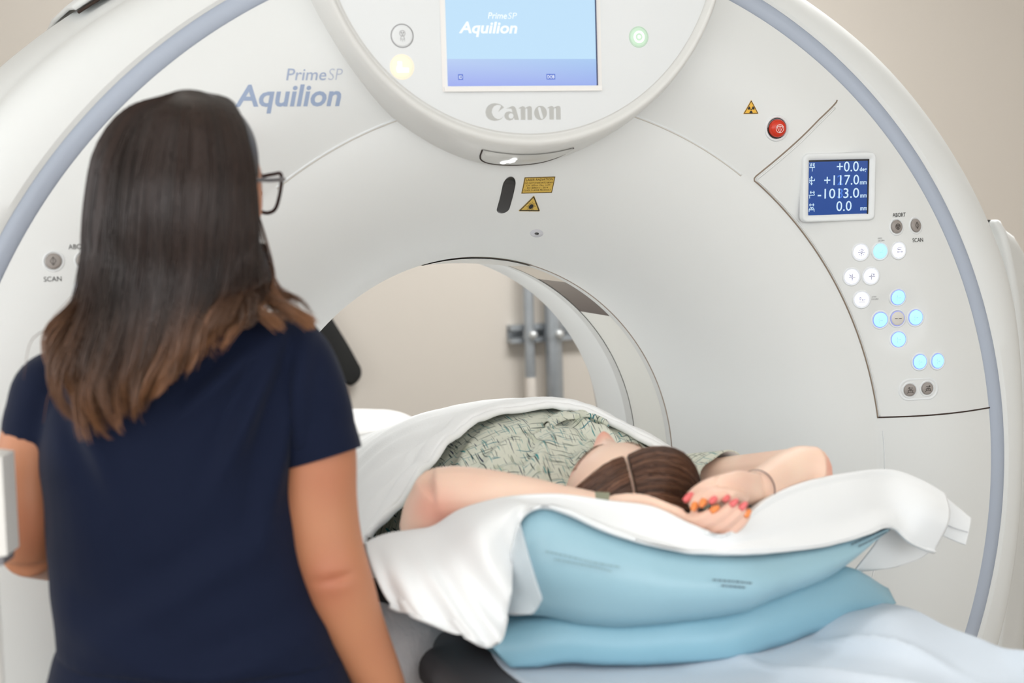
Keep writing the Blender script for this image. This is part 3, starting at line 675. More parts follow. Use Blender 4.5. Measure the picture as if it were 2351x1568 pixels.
# ------------------------------------------------------------------ position read-out screens
for s in (1, -1):
    cx = s*0.6045; cz = 1.5315
    f_ = local(cx, cz); p, ex, ez, n = f_
    W_, H_ = 0.1200, 0.0985
    def rrect(w, h, r, k=7):
        out = []
        for sx, sz, a in ((1, 1, 0), (-1, 1, 90), (-1, -1, 180), (1, -1, 270)):
            for q in np.radians(np.linspace(a, a+90, k)): out.append((sx*(w/2-r)+r*math.cos(q), sz*(h/2-r)+r*math.sin(q)))
        return A(out)
    lp = lambda P2, h: p+n*h+np.outer(P2[:, 0], ex)+np.outer(P2[:, 1], ez)
    k = 28
    fr_ = [lp(rrect(W_+0.028, H_+0.026, 0.011), -0.006), lp(rrect(W_+0.026, H_+0.024, 0.010), 0.0045), lp(rrect(W_+0.020, H_+0.018, 0.008), 0.0055), lp(rrect(W_+0.006, H_+0.006, 0.004), 0.0035), lp(rrect(W_, H_, 0.002), 0.0008)]
    ro = mesh('readout_screen', lp(A([(-W_/2, -H_/2), (W_/2, -H_/2), (W_/2, H_/2), (-W_/2, H_/2)]), 0.0015), [(0, 1, 2, 3)], M_lcd, gan, smooth=False, label='deep blue read-out screen')
    mesh('bezel', np.concatenate(fr_), grid_faces(5, k, wrap_u=True), M_hood, ro)
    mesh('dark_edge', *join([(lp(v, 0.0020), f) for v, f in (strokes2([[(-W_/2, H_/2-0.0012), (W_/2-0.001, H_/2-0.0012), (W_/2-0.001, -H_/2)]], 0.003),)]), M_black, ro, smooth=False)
    def put(st, u0, u1, v0, v1, m, h, **kw):                        # zoom-pixel box inside the screen
        x0 = ((u0-877)/406-0.5)*W_; x1 = ((u1-877)/406-0.5)*W_; z0 = (0.5-(v1-1088)/367)*H_; hh = (v1-v0)/367*H_
        V2, Fc = text_at(st, x0, z0, hh, x1-x0, **kw); mesh('readout_digits', lp(V2, h), Fc, m, ro, smooth=False)
    put('2', 1068, 1106, 1187, 1256, M_lcd_ghost, 0.0021); put('3', 1070, 1108, 1277, 1345, M_lcd_ghost, 0.0021)
    for st, *b4 in (('+0.0', 1062, 1212, 1097, 1167), ('+117.0', 978, 1216, 1187, 1256), ('-1013.0', 936, 1218, 1276, 1345), ('0.0', 1064, 1168, 1362, 1432)):
        put(st, *b4, M_lcd_text, 0.0026, bold=0.004)
    for st, *b4 in (('deg', 1219, 1266, 1140, 1167), ('mm', 1222, 1268, 1225, 1256), ('mm', 1226, 1270, 1314, 1345), ('mm', 1228, 1273, 1400, 1432)):
        put(st, *b4, M_lcd_text, 0.0026, bold=0.02)
    parts = []
    for v0, ls in ((1135, [[(-1, 0), (.9, 0)], [(-.9, 1), (-.6, .4), (-.9, .3)], [(-.3, 1), (-.3, .3)], [(.3, 1), (.3, .4)], [(.8, 1), (.5, .3), (.9, .3)], [(0, 0), (0, -.9)]]),
                   (1223, [[(-1, 0), (.9, 0), (.9, .4)], [(-.2, -1), (-.2, 1)], [(-.5, .6), (-.2, 1), (.1, .6)], [(-.5, -.6), (-.2, -1), (.1, -.6)], [(-.9, .5), (-.7, 0), (-.9, -.5)]]),
                   (1315, [[(-1, -.2), (.9, -.2), (.9, .1)], [(-.6, .5), (.9, .5)], [(-.3, .8), (-.6, .5), (-.3, .2)], [(.6, .8), (.9, .5), (.6, .2)], [(-.8, -.4), (-.8, -.9)]]),
                   (1405, [[(-.8, .7), (.8, .7)], [(-.5, 1), (-.8, .7), (-.5, .4)], [(.5, 1), (.8, .7), (.5, .4)], [(-.9, -.9), (-.9, -.4), (-.4, .1), (.4, .1), (.9, -.4), (.9, -.9)], [(-.9, -.5), (.9, -.5)], [(-.3, -.4), (0, -.1), (.3, -.4)]])):
        V2, Fc = strokes2([[(a*0.0055, b*0.0075) for a, b in l] for l in ls], 0.0012)
        V2 = V2+A([((897-877)/406-0.5)*W_, (0.5-(v0-1088)/367)*H_]); parts.append((lp(V2, 0.0026), Fc))
    mesh('readout_icons', *join(parts), M_lcd_text, ro, smooth=False)

# ------------------------------------------------------------------ pipes on the rear wall
wy = 1.90
def vpx(px, py, y=wy-0.05): return aty(px, py, y)
ch = thing('strut_channel', 'short horizontal galvanised strut channel fixed to the rear wall', 'bracket', (0.89, 1.9, 1.08))
zc_ = vpx(1240, 765)[2]; xa = vpx(1176, 765)[0]; xb = 1.20
sec = [(wy, -0.028), (wy, 0.028), (wy-0.042, 0.028), (wy-0.042, 0.012), (wy-0.030, 0.012), (wy-0.030, 0.016), (wy-0.010, 0.016), (wy-0.010, -0.016), (wy-0.030, -0.016), (wy-0.030, -0.012), (wy-0.042, -0.012), (wy-0.042, -0.028)]
V = A([(x, y, zc_+z) for x in (xa, xb) for y, z in sec]); k = len(sec)
mesh('channel', V, [(i, (i+1) % k, k+(i+1) % k, k+i) for i in range(k)]+[tuple(range(k)), tuple(range(2*k-1, k-1, -1))], M_steel, ch, smooth=False)
for i, (pa, pb_, rad, lab_) in enumerate((((1213, 680), (1219, 910), 0.0165, 'thin grey conduit pipe running up the rear wall'), ((1268, 720), (1276, 910), 0.027, 'thicker grey conduit pipe beside the thin one on the wall'))):
    a = vpx(*pa, wy-0.045-rad); b = vpx(*pb_, wy-0.045-rad); xm = (a[0]+b[0])/2
    pp = thing('conduit_pipe', lab_, 'pipe', (xm, wy-0.045-rad, 0.15), 'conduit pipes on the rear wall')
    mesh('pipe', *tube(A([(xm, wy-0.045-rad, 0.15), (xm, wy-0.045-rad, 1.0), (xm, wy-0.045-rad, 2.74)]), rad, 20), M_steel, pp)
    t = np.linspace(-0.2, math.pi+0.2, 20)
    V = np.concatenate([np.stack([xm+(rad+0.003)*np.cos(t), wy-0.045-rad-(rad+0.003)*np.sin(t), np.full(20, z)], -1) for z in (zc_-0.014, zc_+0.014)])
    mesh('pipe_clamp', V, grid_faces(2, 20), M_steel, pp)
    mesh('clamp_bolt', *tube(A([(xm+rad*0.2, wy-0.05-2*rad-0.012, zc_), (xm+rad*0.2, wy-0.05-2*rad+0.01, zc_)]), 0.013, 8), mat('bright_bolt', sc(225, 228, 230), 0.25, metal=0.6), pp)
    if i == 0:
        mesh('pipe_label', *tube(A([(xm, wy-0.045-rad, 0.80), (xm, wy-0.045-rad, 0.95)]), rad+0.0015, 20, cap=False), mat('pipe_sticker', sc(225, 218, 210), 0.6), pp, label='pale sticker wrapped round the pipe')
# ------------------------------------------------------------------ fabrics and skin
M_blanket = mat('white_cotton_blanket', sc(240, 241, 241), 0.9, 0.15, sheen=0.15, bump=(300, 0.35, 0.0012))
M_cover = mat('white_pillowcase', sc(234, 236, 237), 0.85, 0.15, bump=(500, 0.15, 0.0006))
M_knit = mat('open_weave_white', sc(204, 199, 199), 0.9, 0.1, bump=(160, 0.6, 0.003))
M_pillow = mat('pale_blue_vinyl', sc(152, 189, 203), 0.32, 0.45, bump=(14, 0.08, 0.004))
M_pillow2 = mat('mid_blue_vinyl', sc(136, 180, 198), 0.34, 0.45, bump=(14, 0.12, 0.004))
M_print = mat('dim_blue_print', sc(128, 158, 168), 0.6)
M_printd = mat('dark_blue_print', sc(92, 112, 124), 0.6)
M_sheet = mat('blue_white_sheet', sc(202, 212, 223), 0.55, 0.35, bump=(30, 0.15, 0.003))
M_pad = mat('charcoal_pad', sc(74, 70, 72), 0.55)
M_couch = mat('couch_white', sc(222, 220, 216), 0.45)
M_skin = mat('skin_fair', sc(232, 196, 172), 0.5, 0.35, sss=0.12, vcol='tint')
M_skin2 = mat('skin_warm', sc(200, 140, 108), 0.48, 0.4, sss=0.1, vcol='tint')
M_hair = mat('brown_hair', sc(70, 46, 32), 0.35, 0.5, vcol='tint')
M_nailo = mat('orange_nail', sc(240, 140, 72), 0.25, 0.5)
M_nailp = mat('pink_nail', sc(232, 112, 112), 0.25, 0.5)
M_brow = mat('brow_hair', sc(120, 84, 62), 0.6)
M_lash = mat('lash_hair', sc(52, 38, 34), 0.6)

def gown_material():
    m = bpy.data.materials.new('sage_hatched_cotton'); m.use_nodes = True
    nt = m.node_tree; b = nt.nodes['Principled BSDF']; b.inputs['Roughness'].default_value = 0.85; b.inputs['Specular IOR Level'].default_value = 0.15
    N = nt.nodes.new; L = nt.links.new
    tc = N('ShaderNodeTexCoord')
    def layer(sx, sy, rot, lo, hi):
        mp = N('ShaderNodeMapping'); mp.inputs['Scale'].default_value = (sx, sy, 30); mp.inputs['Rotation'].default_value = (0, 0, rot)
        L(tc.outputs['Object'], mp.inputs['Vector'])
        nz = N('ShaderNodeTexNoise'); nz.inputs['Scale'].default_value = 1.0; nz.inputs['Detail'].default_value = 1.0
        L(mp.outputs['Vector'], nz.inputs['Vector'])
        mr = N('ShaderNodeMapRange'); mr.inputs['From Min'].default_value = lo; mr.inputs['From Max'].default_value = hi
        L(nz.outputs['Fac'], mr.inputs['Value']); return mr.outputs['Result']
    def mix(fac, a, c):
        x = N('ShaderNodeMix'); x.data_type = 'RGBA'; L(fac, x.inputs['Factor'])
        if isinstance(a, tuple): x.inputs['A'].default_value = (*a, 1)
        else: L(a, x.inputs['A'])
        x.inputs['B'].default_value = (*c, 1); return x.outputs['Result']
    c = mix(layer(60, 14, 0.1, 0.62, 0.68), sc(212, 214, 200), sc(198, 202, 184))
    c = mix(layer(430, 17, 0.12, 0.645, 0.675), c, sc(74, 84, 80))
    c = mix(layer(17, 440, -0.08, 0.645, 0.675), c, sc(80, 92, 84))
    c = mix(layer(400, 20, -0.35, 0.665, 0.69), c, sc(62, 140, 142))
    c = mix(layer(20, 380, 0.5, 0.67, 0.695), c, sc(70, 126, 136))
    c = mix(layer(420, 22, 0.6, 0.68, 0.70), c, sc(44, 52, 78))
    L(c, b.inputs['Base Color'])
    return m
M_gown = gown_material()

# ------------------------------------------------------------------ scanner couch
cch = thing('scanner_couch', 'long patient couch with charcoal pad sliding into the scanner bore', 'couch', (0.0, -0.4, 0))
def rbox(name, x0, x1, y0, y1, z0, z1, r, m, parent):
    k = 5; pts = []
    for sx, sz, a in ((1, 1, 0), (-1, 1, 90), (-1, -1, 180), (1, -1, 270)):
        for q in np.radians(np.linspace(a, a+90, k)):
            pts.append(((x0+x1)/2+sx*((x1-x0)/2-r)+r*math.cos(q), (z0+z1)/2+sz*((z1-z0)/2-r)+r*math.sin(q)))
    pts = A(pts); ys = [y0, y0+r*0.3, y0+r, y1-r, y1-r*0.3, y1]; ss = [0.90, 0.97, 1, 1, 0.97, 0.90]
    c = A([(x0+x1)/2, (z0+z1)/2]); V = []
    for y, s in zip(ys, ss):
        q = c+(pts-c)*A([1-(1-s)*0.3, s]); V.append(np.stack([q[:, 0], np.full(len(q), y), q[:, 1]], -1))
    n = len(pts); Fc = grid_faces(6, n, wrap_u=True)+[tuple(range(n))[::-1], tuple(range(5*n, 6*n))]
    return mesh(name, np.concatenate(V), Fc, m, parent)
rbox('pad', -0.335, 0.34, -1.62, 1.52, 0.842, 0.893, 0.022, M_pad, cch)
rbox('tabletop', -0.27, 0.27, -1.66, 1.55, 0.80, 0.845, 0.020, M_couch, cch)
rbox('couch_frame', -0.24, 0.24, -1.60, -0.52, 0.62, 0.805, 0.03, M_couch, cch)
rbox('pedestal', -0.22, 0.22, -1.50, -0.62, 0.0, 0.64, 0.05, M_couch, cch)

# blue-white disposable sheet over the head end
ny_, nx_ = 90, 90
ys_ = np.linspace(-1.60, -0.42, ny_); us = np.linspace(0, 1, nx_)
G = np.zeros((ny_, nx_, 3))
for j, y in enumerate(ys_):
    left = -0.225+0.03*math.sin(y*9)+0.05*max(0, -(y+1.0))
    rx = 0.392+0.012*math.sin(y*11+1.0)
    L1 = rx-left; tot = L1+0.20
    for i, u in enumerate(us):
        d = u*tot
        if d < L1-0.03: x = left+d; z = 0.0
        else:
            q = (d-(L1-0.03)); a = min(q/0.045, 1.25); x = left+L1-0.03+0.035*math.sin(min(a, 1.25)); z = -0.035*(1-math.cos(min(a, 1.25)))
            ex = max(0, q-0.056); z -= ex*0.96; x += ex*0.28
        z += 0.8985
        nz = noise.fractal(Vector((x*3.2+y*2.0, y*1.6-x, 0.3)), 1.0, 2.0, 3)*0.016+0.011*math.sin((x*0.75-y*0.66)*24+3*noise.noise(Vector((x*4, y*4, 2))))*(0.4+0.6*max(0, min(1, (x+0.1)*4)))
        nz += 0.016*max(0, 1-3.0*abs(noise.noise(Vector((x*5+y*3.5, y*2.2-x*1.2, 5.0)))))**2*(1 if x > -0.05 else 0.3)*max(0, min(1, (-0.90-y-0.22*max(0, 0.25-x)+0.02)*9))
        nz *= max(0.12, min(1, (-0.80-y+0.15*(x-0.2))*6))
        G[j, i] = (x, y, z+max(nz, -0.002)+0.010*max(0, min(1, (x-0.02)*5))*(1 if d < L1 else 0.5))
V, Fc = solid(G, 0.003, (0, 0, 1))
tag(mesh('disposable_sheet', V, Fc, M_sheet, base=(0.1, -1.0, 0.9)), 'crinkled pale blue-white disposable sheet covering the near end of the couch', 'sheet')

# ------------------------------------------------------------------ pillows
def yfront(x): return np.interp(x, [-0.36, -0.25, -0.05, 0.06, 0.25, 0.40], [-0.83, -0.872, -0.955, -0.965, -0.895, -0.815])
def atfront(px, py, dy=0.0):
    y = -0.9
    for _ in range(25):
        X = aty(px, py, y); y = 0.5*y+0.5*(float(yfront(X[0]))+dy)
    return aty(px, py, y)
def pillow(name, T, B, depth, crown, bul, m, label, nst=70, zmin=None):
    T = cr(A(T), nst); B = cr(A(B), nst); loops = []
    for k in range(nst):
        t, b = T[k], B[k]; u = k/(nst-1); e = (1-abs(2*u-1)**4)
        h = t[2]-b[2]; L_ = []
        for q in np.linspace(0, 1, 7):
            p = b+(t-b)*q; L_.append(p+A([0, -bul*e*math.sin(math.pi*q), 0]))
        dpt = depth*(0.72+0.28*e)
        for q, zq in ((0.06, 0.0), (0.2, 0.4), (0.45, 1.0), (0.7, 0.9), (0.9, 0.2)):
            L_.append(t+A([0, dpt*q, crown*zq*e-h*0.15*q]))
        L_.append(A([(t[0]+b[0])/2, t[1]+dpt, b[2]+h*0.45]))
        for q in (0.9, 0.6, 0.3, 0.06):
            L_.append(A([b[0], b[1]+dpt*q, b[2]]))
        loops.append(L_)
    V = A(loops); k = V.shape[1]
    V = V.reshape(-1, 3)
    V[:, 2] += 0.004*fbm(V, 9, 3.1)
    if zmin is not None: V[:, 2] = np.maximum(V[:, 2], zmin)
    Fc = grid_faces(nst, k, wrap_u=True)
    n = len(V); V = np.concatenate([V, [V[:k].mean(0)], [V[-k:].mean(0)]])
    Fc += [(n, (i+1) % k, i) for i in range(k)]+[(n+1, n-k+i, n-k+(i+1) % k) for i in range(k)]
    return V, Fc
lT = [(1112, 1468), (1190, 1436), (1300, 1420), (1450, 1424), (1600, 1410), (1750, 1374), (1880, 1328), (1962, 1308), (2040, 1352)]
lB = [(1138, 1494), (1186, 1538), (1300, 1524), (1460, 1530), (1660, 1518), (1790, 1482), (1921, 1436), (2040, 1412), (2058, 1388)]
V, Fc = pillow('lower', [atfront(*p, 0.012) for p in lT], [atfront(*p) for p in lB], 0.40, 0.0, 0.012, M_pillow2, '', zmin=0.903)
lp_ = tag(mesh('pillow', V, Fc, M_pillow2, base=(0.1, -0.75, 0.90)), 'lower mid-blue pillow lying flat on the couch under the other pillow', 'pillow')
ltip = A([atfront(*p) for p in ((1186, 1520), (1240, 1500), (1300, 1490))])
uT = [(1040, 1310), (1080, 1275), (1130, 1235), (1188, 1196), (1250, 1168), (1320, 1186), (1400, 1218), (1500, 1249), (1600, 1267), (1700, 1271), (1800, 1263), (1900, 1246), (1990, 1221), (2046, 1206)]
uB = [(1050, 1345), (1085, 1375), (1130, 1395), (1200, 1408), (1260, 1416), (1330, 1430), (1420, 1436), (1510, 1432), (1610, 1420), (1710, 1400), (1810, 1365), (1900, 1330), (1976, 1270), (2044, 1216)]
UT = [atfront(*p, 0.0) for p in uT]; UB = [atfront(*p, -0.004) for p in uB]
V, Fc = pillow('upper', UT, UB, 0.38, -0.085, 0.034, M_pillow, '', nst=90)
up_ = tag(mesh('pillow', V, Fc, M_pillow, base=(0.1, -0.75, 1.0)), 'upper pale blue printed pillow under the white pillowcase and the folded hands', 'pillow')
# faint care-text lines on its front: word-like dashes
def front_pt(px, py):
    p = atfront(px, py, -0.004)
    # find bulge from the height inside the front face
    u = np.interp(p[0], [q[0] for q in UT], np.arange(len(UT))); i = int(min(u, len(UT)-2)); f_ = u-i
    t = UT[i]*(1-f_)+UT[i+1]*f_; b = UB[i]*(1-f_)+UB[i+1]*f_
    q = np.clip((p[2]-b[2])/(t[2]-b[2]+1e-6), 0, 1); e = 1-abs(2*u/(len(UT)-1)-1)**4
    y = b[1]+(t[1]-b[1])*q-0.034*e*math.sin(math.pi*q)-0.0035
    return aty(px, py, y)
parts = {0: [], 1: []}
for kind, l0, l1 in ((0, [(1252, 1266), (1300, 1276), (1360, 1291), (1428, 1303)], [(1272, 1284), (1320, 1293), (1370, 1303), (1404, 1312)]),
                     (1, [(1636, 1331), (1690, 1335), (1745, 1339), (1790, 1321)], [(1656, 1344), (1700, 1348), (1745, 1351), (1774, 1338)]),
                     (1, [(1955, 1250), (1985, 1236), (2015, 1222), (2040, 1211)], [(1972, 1254), (1995, 1243), (2020, 1230), (2036, 1222)])):
    for li in (l0, l1):
        P = cr(A(li, float), 150); i = 0
        while i < 146:
            n = int(rng.integers(4, 12)); seg = P[i:min(i+n, 150)]
            if len(seg) > 1:
                up1 = A([front_pt(x, y-2.0) for x, y in seg]); dn = A([front_pt(x, y+2.0) for x, y in seg])
                parts[kind].append((np.concatenate([up1, dn]), grid_faces(2, len(seg))))
            i += n+1
mesh('pillow_print', *join(parts[0]), M_print, up_, smooth=False, label='faint printed lines of small lettering')
mesh('pillow_print', *join(parts[1]), M_printd, up_, smooth=False, label='dark printed lines of small lettering')

# white pillowcase lying over the upper pillow, ends hanging open
top = [(838, 1246, 2.24), (868, 1232, 2.26), (905, 1222, 2.27), (950, 1216, 2.275), (1000, 1206, 2.27), (1060, 1168, 2.26), (1130, 1146, 2.25), (1200, 1136, 2.235), (1290, 1134, 2.225), (1400, 1149, 2.22), (1500, 1163, 2.205), (1590, 1204, 2.20), (1666, 1225, 2.20), (1755, 1148, 2.285), (1840, 1108, 2.36), (1940, 1086, 2.43), (2040, 1077, 2.50), (2110, 1099, 2.53), (2165, 1130, 2.54)]
frt = [(893, 1392), (955, 1416), (1060, 1456), (1122, 1479), (1153, 1440), (1166, 1330), (1186, 1206), (1238, 1167), (1300, 1177), (1400, 1219), (1500, 1251), (1600, 1269), (1700, 1273), (1800, 1265), (1900, 1248), (1990, 1223), (2044, 1209), (2090, 1245), (2143, 1266)]
FR = []
for k, (x, y) in enumerate(frt):
    if k <= 5: FR.append(at(x, y, [2.16, 2.135, 2.11, 2.10, 2.115, 2.13][k]))
    elif k <= 16: FR.append(atfront(x, y, -0.010))
    else: FR.append(at(x, y, [2.47, 2.50][k-17]))
TP = [at(*p) for p in top]
rows = []
back2 = [p+A([0, 0.11, -0.085]) for p in TP]; back1 = [p+A([0, 0.04, -0.020]) for p in TP]
rows += [back2, back1, TP]
for q in (0.2, 0.4, 0.6, 0.8):
    r_ = []
    for k, (a, b) in enumerate(zip(TP, FR)):
        p = a+(b-a)*q
        if k <= 5: p = p+A([-0.02, -0.045, 0.018])*math.sin(math.pi*q)*(0.6+0.1*k)
        elif k == 6: p = p+A([0, -0.03, 0.012])*math.sin(math.pi*q)
        elif k <= 11: p = p+A([0, 0, -0.002])*math.sin(math.pi*q)
        elif k <= 16: p = p+A([0, 0, 0.010])*math.sin(math.pi*q)
        else: p = p+A([0.0, -0.03, 0.012])*math.sin(math.pi*q)
        r_.append(p)
    rows.append(r_)
rows.append([p+A([0, -0.005, 0.004]) for p in FR]); rows.append(FR)
G = patch(rows, 190, 70)
sh_ = G.shape; P = G.reshape(-1, 3).copy()
uu = np.tile(np.linspace(0, 18, sh_[1]), sh_[0]); vv = np.repeat(np.linspace(0, 1, sh_[0]), sh_[1])
fold = np.where(uu < 6.3, 0.0085*np.sin(uu*5.2+vv*2.5)*np.clip((vv-0.33)*2.0, 0, 1)*np.clip((6.3-uu), 0, 1), 0)
P += np.outer(fold, A([-0.2, -0.9, 0.25]))
P[:, 2] += 0.0035*fbm(P, 9, 1.7)*np.clip((vv-0.3)*3, 0, 1)
w_ = ((uu > 7) & (uu < 16.5))
P[:, 2] += np.where(w_, 0.0025*np.sin((uu*1.7+vv*7))*np.clip((vv-0.35)*2, 0, 1)*np.clip((0.95-vv)*8, 0, 1), 0)
G = P.reshape(sh_)
V, Fc = solid(G, 0.0035, (0, -0.5, 1))
pcv = tag(mesh('pillowcase', V, Fc, M_cover, base=(0.05, -0.8, 1.0)), 'loose white pillowcase draped over the upper blue pillow with open hanging ends', 'pillowcase')
def flap(name, rows, nu=30, nv=16, th_=0.002, amp=0.002, m=M_cover, label=None):
    G = patch([[at(*p) for p in r] for r in rows], nu, nv); P = G.reshape(-1, 3); P = P+np.outer(amp*fbm(P, 22, 0.4), A([-0.3, -0.8, 0.2]))
    return mesh(name, *solid(P.reshape(G.shape), th_), m, pcv, label=label)
# second layer of the open right end, and the inner layer under it
flap('open_end', [[(2140, 1118, 2.58), (2168, 1140, 2.58), (2200, 1166, 2.58), (2229, 1190, 2.58)], [(2128, 1165, 2.575), (2160, 1185, 2.57), (2195, 1205, 2.57), (2226, 1212, 2.57)], [(2118, 1205, 2.57), (2150, 1223, 2.565), (2185, 1240, 2.565), (2216, 1252, 2.565)]], label='open hemmed end of the pillowcase')
flap('open_end', [[(2030, 1200, 2.50), (2070, 1215, 2.52), (2110, 1240, 2.54), (2142, 1260, 2.55)], [(2010, 1245, 2.50), (2050, 1258, 2.52), (2085, 1272, 2.54), (2110, 1282, 2.55)], [(1958, 1312, 2.50), (2000, 1309, 2.52), (2035, 1305, 2.53), (2062, 1298, 2.54)]], label='inner layer of the pillowcase end')
flap('open_end', [[(1194, 1200, 2.14), (1205, 1240, 2.13), (1222, 1300, 2.12), (1246, 1375, 2.11)], [(1182, 1240, 2.15), (1190, 1290, 2.145), (1204, 1345, 2.14), (1234, 1398, 2.125)], [(1168, 1300, 2.16), (1165, 1360, 2.155), (1163, 1408, 2.15), (1222, 1410, 2.13)]], amp=0.004, m=mat('sheer_pillowcase', sc(226, 232, 236), 0.8, 0.15, alpha=0.5), label='sheer back layer of the left pillowcase end')
# stitched hem lines on the right end
for ls in ([(2152, 1193, 2.565), (2185, 1210, 2.56), (2222, 1222, 2.56)], [(2092, 1215, 2.50), (2118, 1232, 2.51), (2146, 1247, 2.52)]):
    mesh('hem_stitch', *tube(cr(A([at(*p) for p in ls]), 20), 0.0008, 6), mat('hem_grey', sc(196, 198, 202), 0.8), pcv)

# ------------------------------------------------------------------ patient: body surface as a height field
BY = [-0.75, -0.66, -0.60, -0.54, -0.46, -0.38, -0.28, -0.15, 0.0, 0.15, 0.35, 0.60, 0.85, 1.00, 1.12, 1.22, 1.30]
BZ = [1.00, 1.03, 1.065, 1.105, 1.140, 1.158, 1.165, 1.152, 1.122, 1.080, 1.038, 0.990, 0.955, 0.958, 0.978, 0.965, 0.93]
def ztop(y): return np.interp(y, BY, BZ)
def zbody(x, y, wl=0.25, wr=0.25, add=0.0):
    w = np.where(x < 0, wl, wr); s = np.clip(1-np.abs(x/w)**2.5, 0, 1)
    return 0.905+(ztop(y)+add-0.905)*s**0.55
def hit(px, py, fn, d0=2.2, d1=4.2):
    k = ray(px, py); ds = np.linspace(d0, d1, 900); P = CAM+np.outer(ds, k)
    z = fn(P[:, 0], P[:, 1]); b = np.nonzero(P[:, 2] <= z)[0]
    if len(b) == 0:                                                 # grazing: nearest approach
        i = int(np.argmin(P[:, 2]-z)); return P[i]
    return P[b[0]]
pat = thing('person', 'person in a sage patterned gown lying on the couch, hands folded behind the head', 'person', (0.0, -0.3, 0.90))
# gown over the chest
def zg(x, y): return zbody(x, y, 0.270, 0.275, 0.006)
gx = np.linspace(-0.266, 0.271, 150); gy = np.linspace(-0.68, -0.18, 150)
X_, Y_ = np.meshgrid(gx, gy); Z_ = zg(X_, Y_)
P = np.stack([X_, Y_, Z_], -1).reshape(-1, 3)
wr = np.zeros(len(P))
for (cx, cy, ang, ln, wd, am) in ((-0.05, -0.50, 0.9, 0.10, 0.014, 0.012), (0.00, -0.55, 1.2, 0.08, 0.012, 0.012), (-0.10, -0.46, 0.5, 0.08, 0.012, 0.009), (0.05, -0.42, 1.9, 0.07, 0.012, 0.010), (-0.14, -0.52, 0.2, 0.07, 0.012, 0.009), (0.08, -0.48, 2.2, 0.06, 0.010, 0.009), (-0.02, -0.44, 0.7, 0.05, 0.010, 0.007), (-0.17, -0.44, 1.1, 0.06, 0.012, 0.008), (0.12, -0.42, 1.6, 0.07, 0.012, 0.008)):
    dx = P[:, 0]-cx; dy = P[:, 1]-cy; a = dx*math.cos(ang)+dy*math.sin(ang); b = -dx*math.sin(ang)+dy*math.cos(ang)
    b = b+0.25*a*a/ln
    wr += am*np.exp(-(a/ln)**2)*(np.exp(-(b/wd)**2)-0.6*np.exp(-((b-wd*2)/wd)**2))
wr += 0.0035*fbm(P, 13, 5.0)
P[:, 2] += wr
G = P.reshape(150, 150, 3)
gown = mesh('gown', *solid(G, 0.003, (0, 0, 1)), M_gown, pat, label='sage green gown with a dark hatched pattern')
# gown neck opening: a folded edge standing up across the chest
nk = [hit(*p, zg) for p in ((1262, 988), (1280, 975), (1300, 968), (1325, 967), (1345, 962), (1370, 972), (1395, 985))]
nk = cr(A(nk), 50)
mesh('gown_edge', *tube(nk+A([0, 0.006, 0.006]), 0.0055, 8), M_gown, gown, label='raised folded edge of the gown neckline')
sl = [nk+A([0, 0.030, 0.004]), nk+A([0, 0.016, 0.012]), nk+A([0, 0.0, 0.013]), nk+A([0, -0.008, 0.004])]
mesh('gown_fold', *solid(patch([list(s) for s in sl], 50, 10), 0.002), M_gown, gown)
# hem of the blanket traced on the body
def zbl(x, y): return zbody(x, y, 0.375, 0.292, 0.016)
hem_px = [(850, 1228), (880, 1200), (905, 1170), (950, 1110), (1000, 1043), (1060, 988), (1130, 956), (1200, 942), (1260, 936), (1310, 938), (1360, 951), (1420, 977), (1462, 1004)]
HM = A([hit(*p, zbl) for p in hem_px])
o_ = np.argsort(HM[:, 0]); HM = HM[o_]
# ------------------------------------------------------------------ blanket over the patient
hx = np.r_[-0.41, -0.372, HM[:, 0], 0.17, 0.23, 0.315]
hy = np.r_[-0.50, -0.492, HM[:, 1], -0.50, -0.50, -0.46]
nx_, ny_ = 150, 130
xs = np.linspace(-0.405, 0.312, nx_); tt = np.linspace(0, 1, ny_)**1.5
G = np.zeros((ny_, nx_, 3))
for i, x in enumerate(xs):
    yh = float(np.interp(x, hx, hy))
    y = yh+(1.40-yh)*tt
    wl = np.interp(y, [-0.5, -0.1, 0.2, 1.4], [0.375, 0.33, 0.29, 0.26]); wr_ = np.interp(y, [-0.5, 0.2, 1.4], [0.292, 0.28, 0.26])
    z = zbody(x, y, wl, wr_, 0.016)
    G[:, i] = np.stack([np.full(ny_, x), y, z], -1)
P = G.reshape(-1, 3); D = (P[:, 1]-np.interp(P[:, 0], hx, hy))       # distance from the hem
P[:, 2] += 0.013*np.clip(1-(D/0.050)**6, 0, 1)*np.clip(D/0.004, 0, 1)
P[:, 2] += 0.004*np.exp(-((D-0.075)/0.012)**2)
sidew = np.clip((-P[:, 0]-0.08)*6, 0, 1)
P[:, 2] += sidew*0.006*np.sin((P[:, 1]+0.9*P[:, 0])*62)*np.exp(-np.clip(D, 0, 9)*2.2)
P[:, 2] += 0.004*fbm(P, 7, 2.2)+0.0016*fbm(P, 45, 7.7)*np.exp(-D*12)
P[:, 2] = np.maximum(P[:, 2], 0.8985)
V, Fc = solid(P.reshape(G.shape), 0.006, (0, 0, 1))
bl = tag(mesh('blanket', V, Fc, M_blanket, base=(0, 0.3, 0.9)), 'white cotton blanket with a folded hem covering the lying person', 'blanket')
hemP = P.reshape(G.shape)[0, 14:-6]; hemP = chord(hemP, 160)+A([0, -0.002, 0.003])
rad = 0.0062+0.0016*np.array([noise.noise(Vector((p[0]*60, p[1]*60, 0))) for p in hemP])
mesh('hem', *tube(hemP, rad, 10), M_blanket, bl)

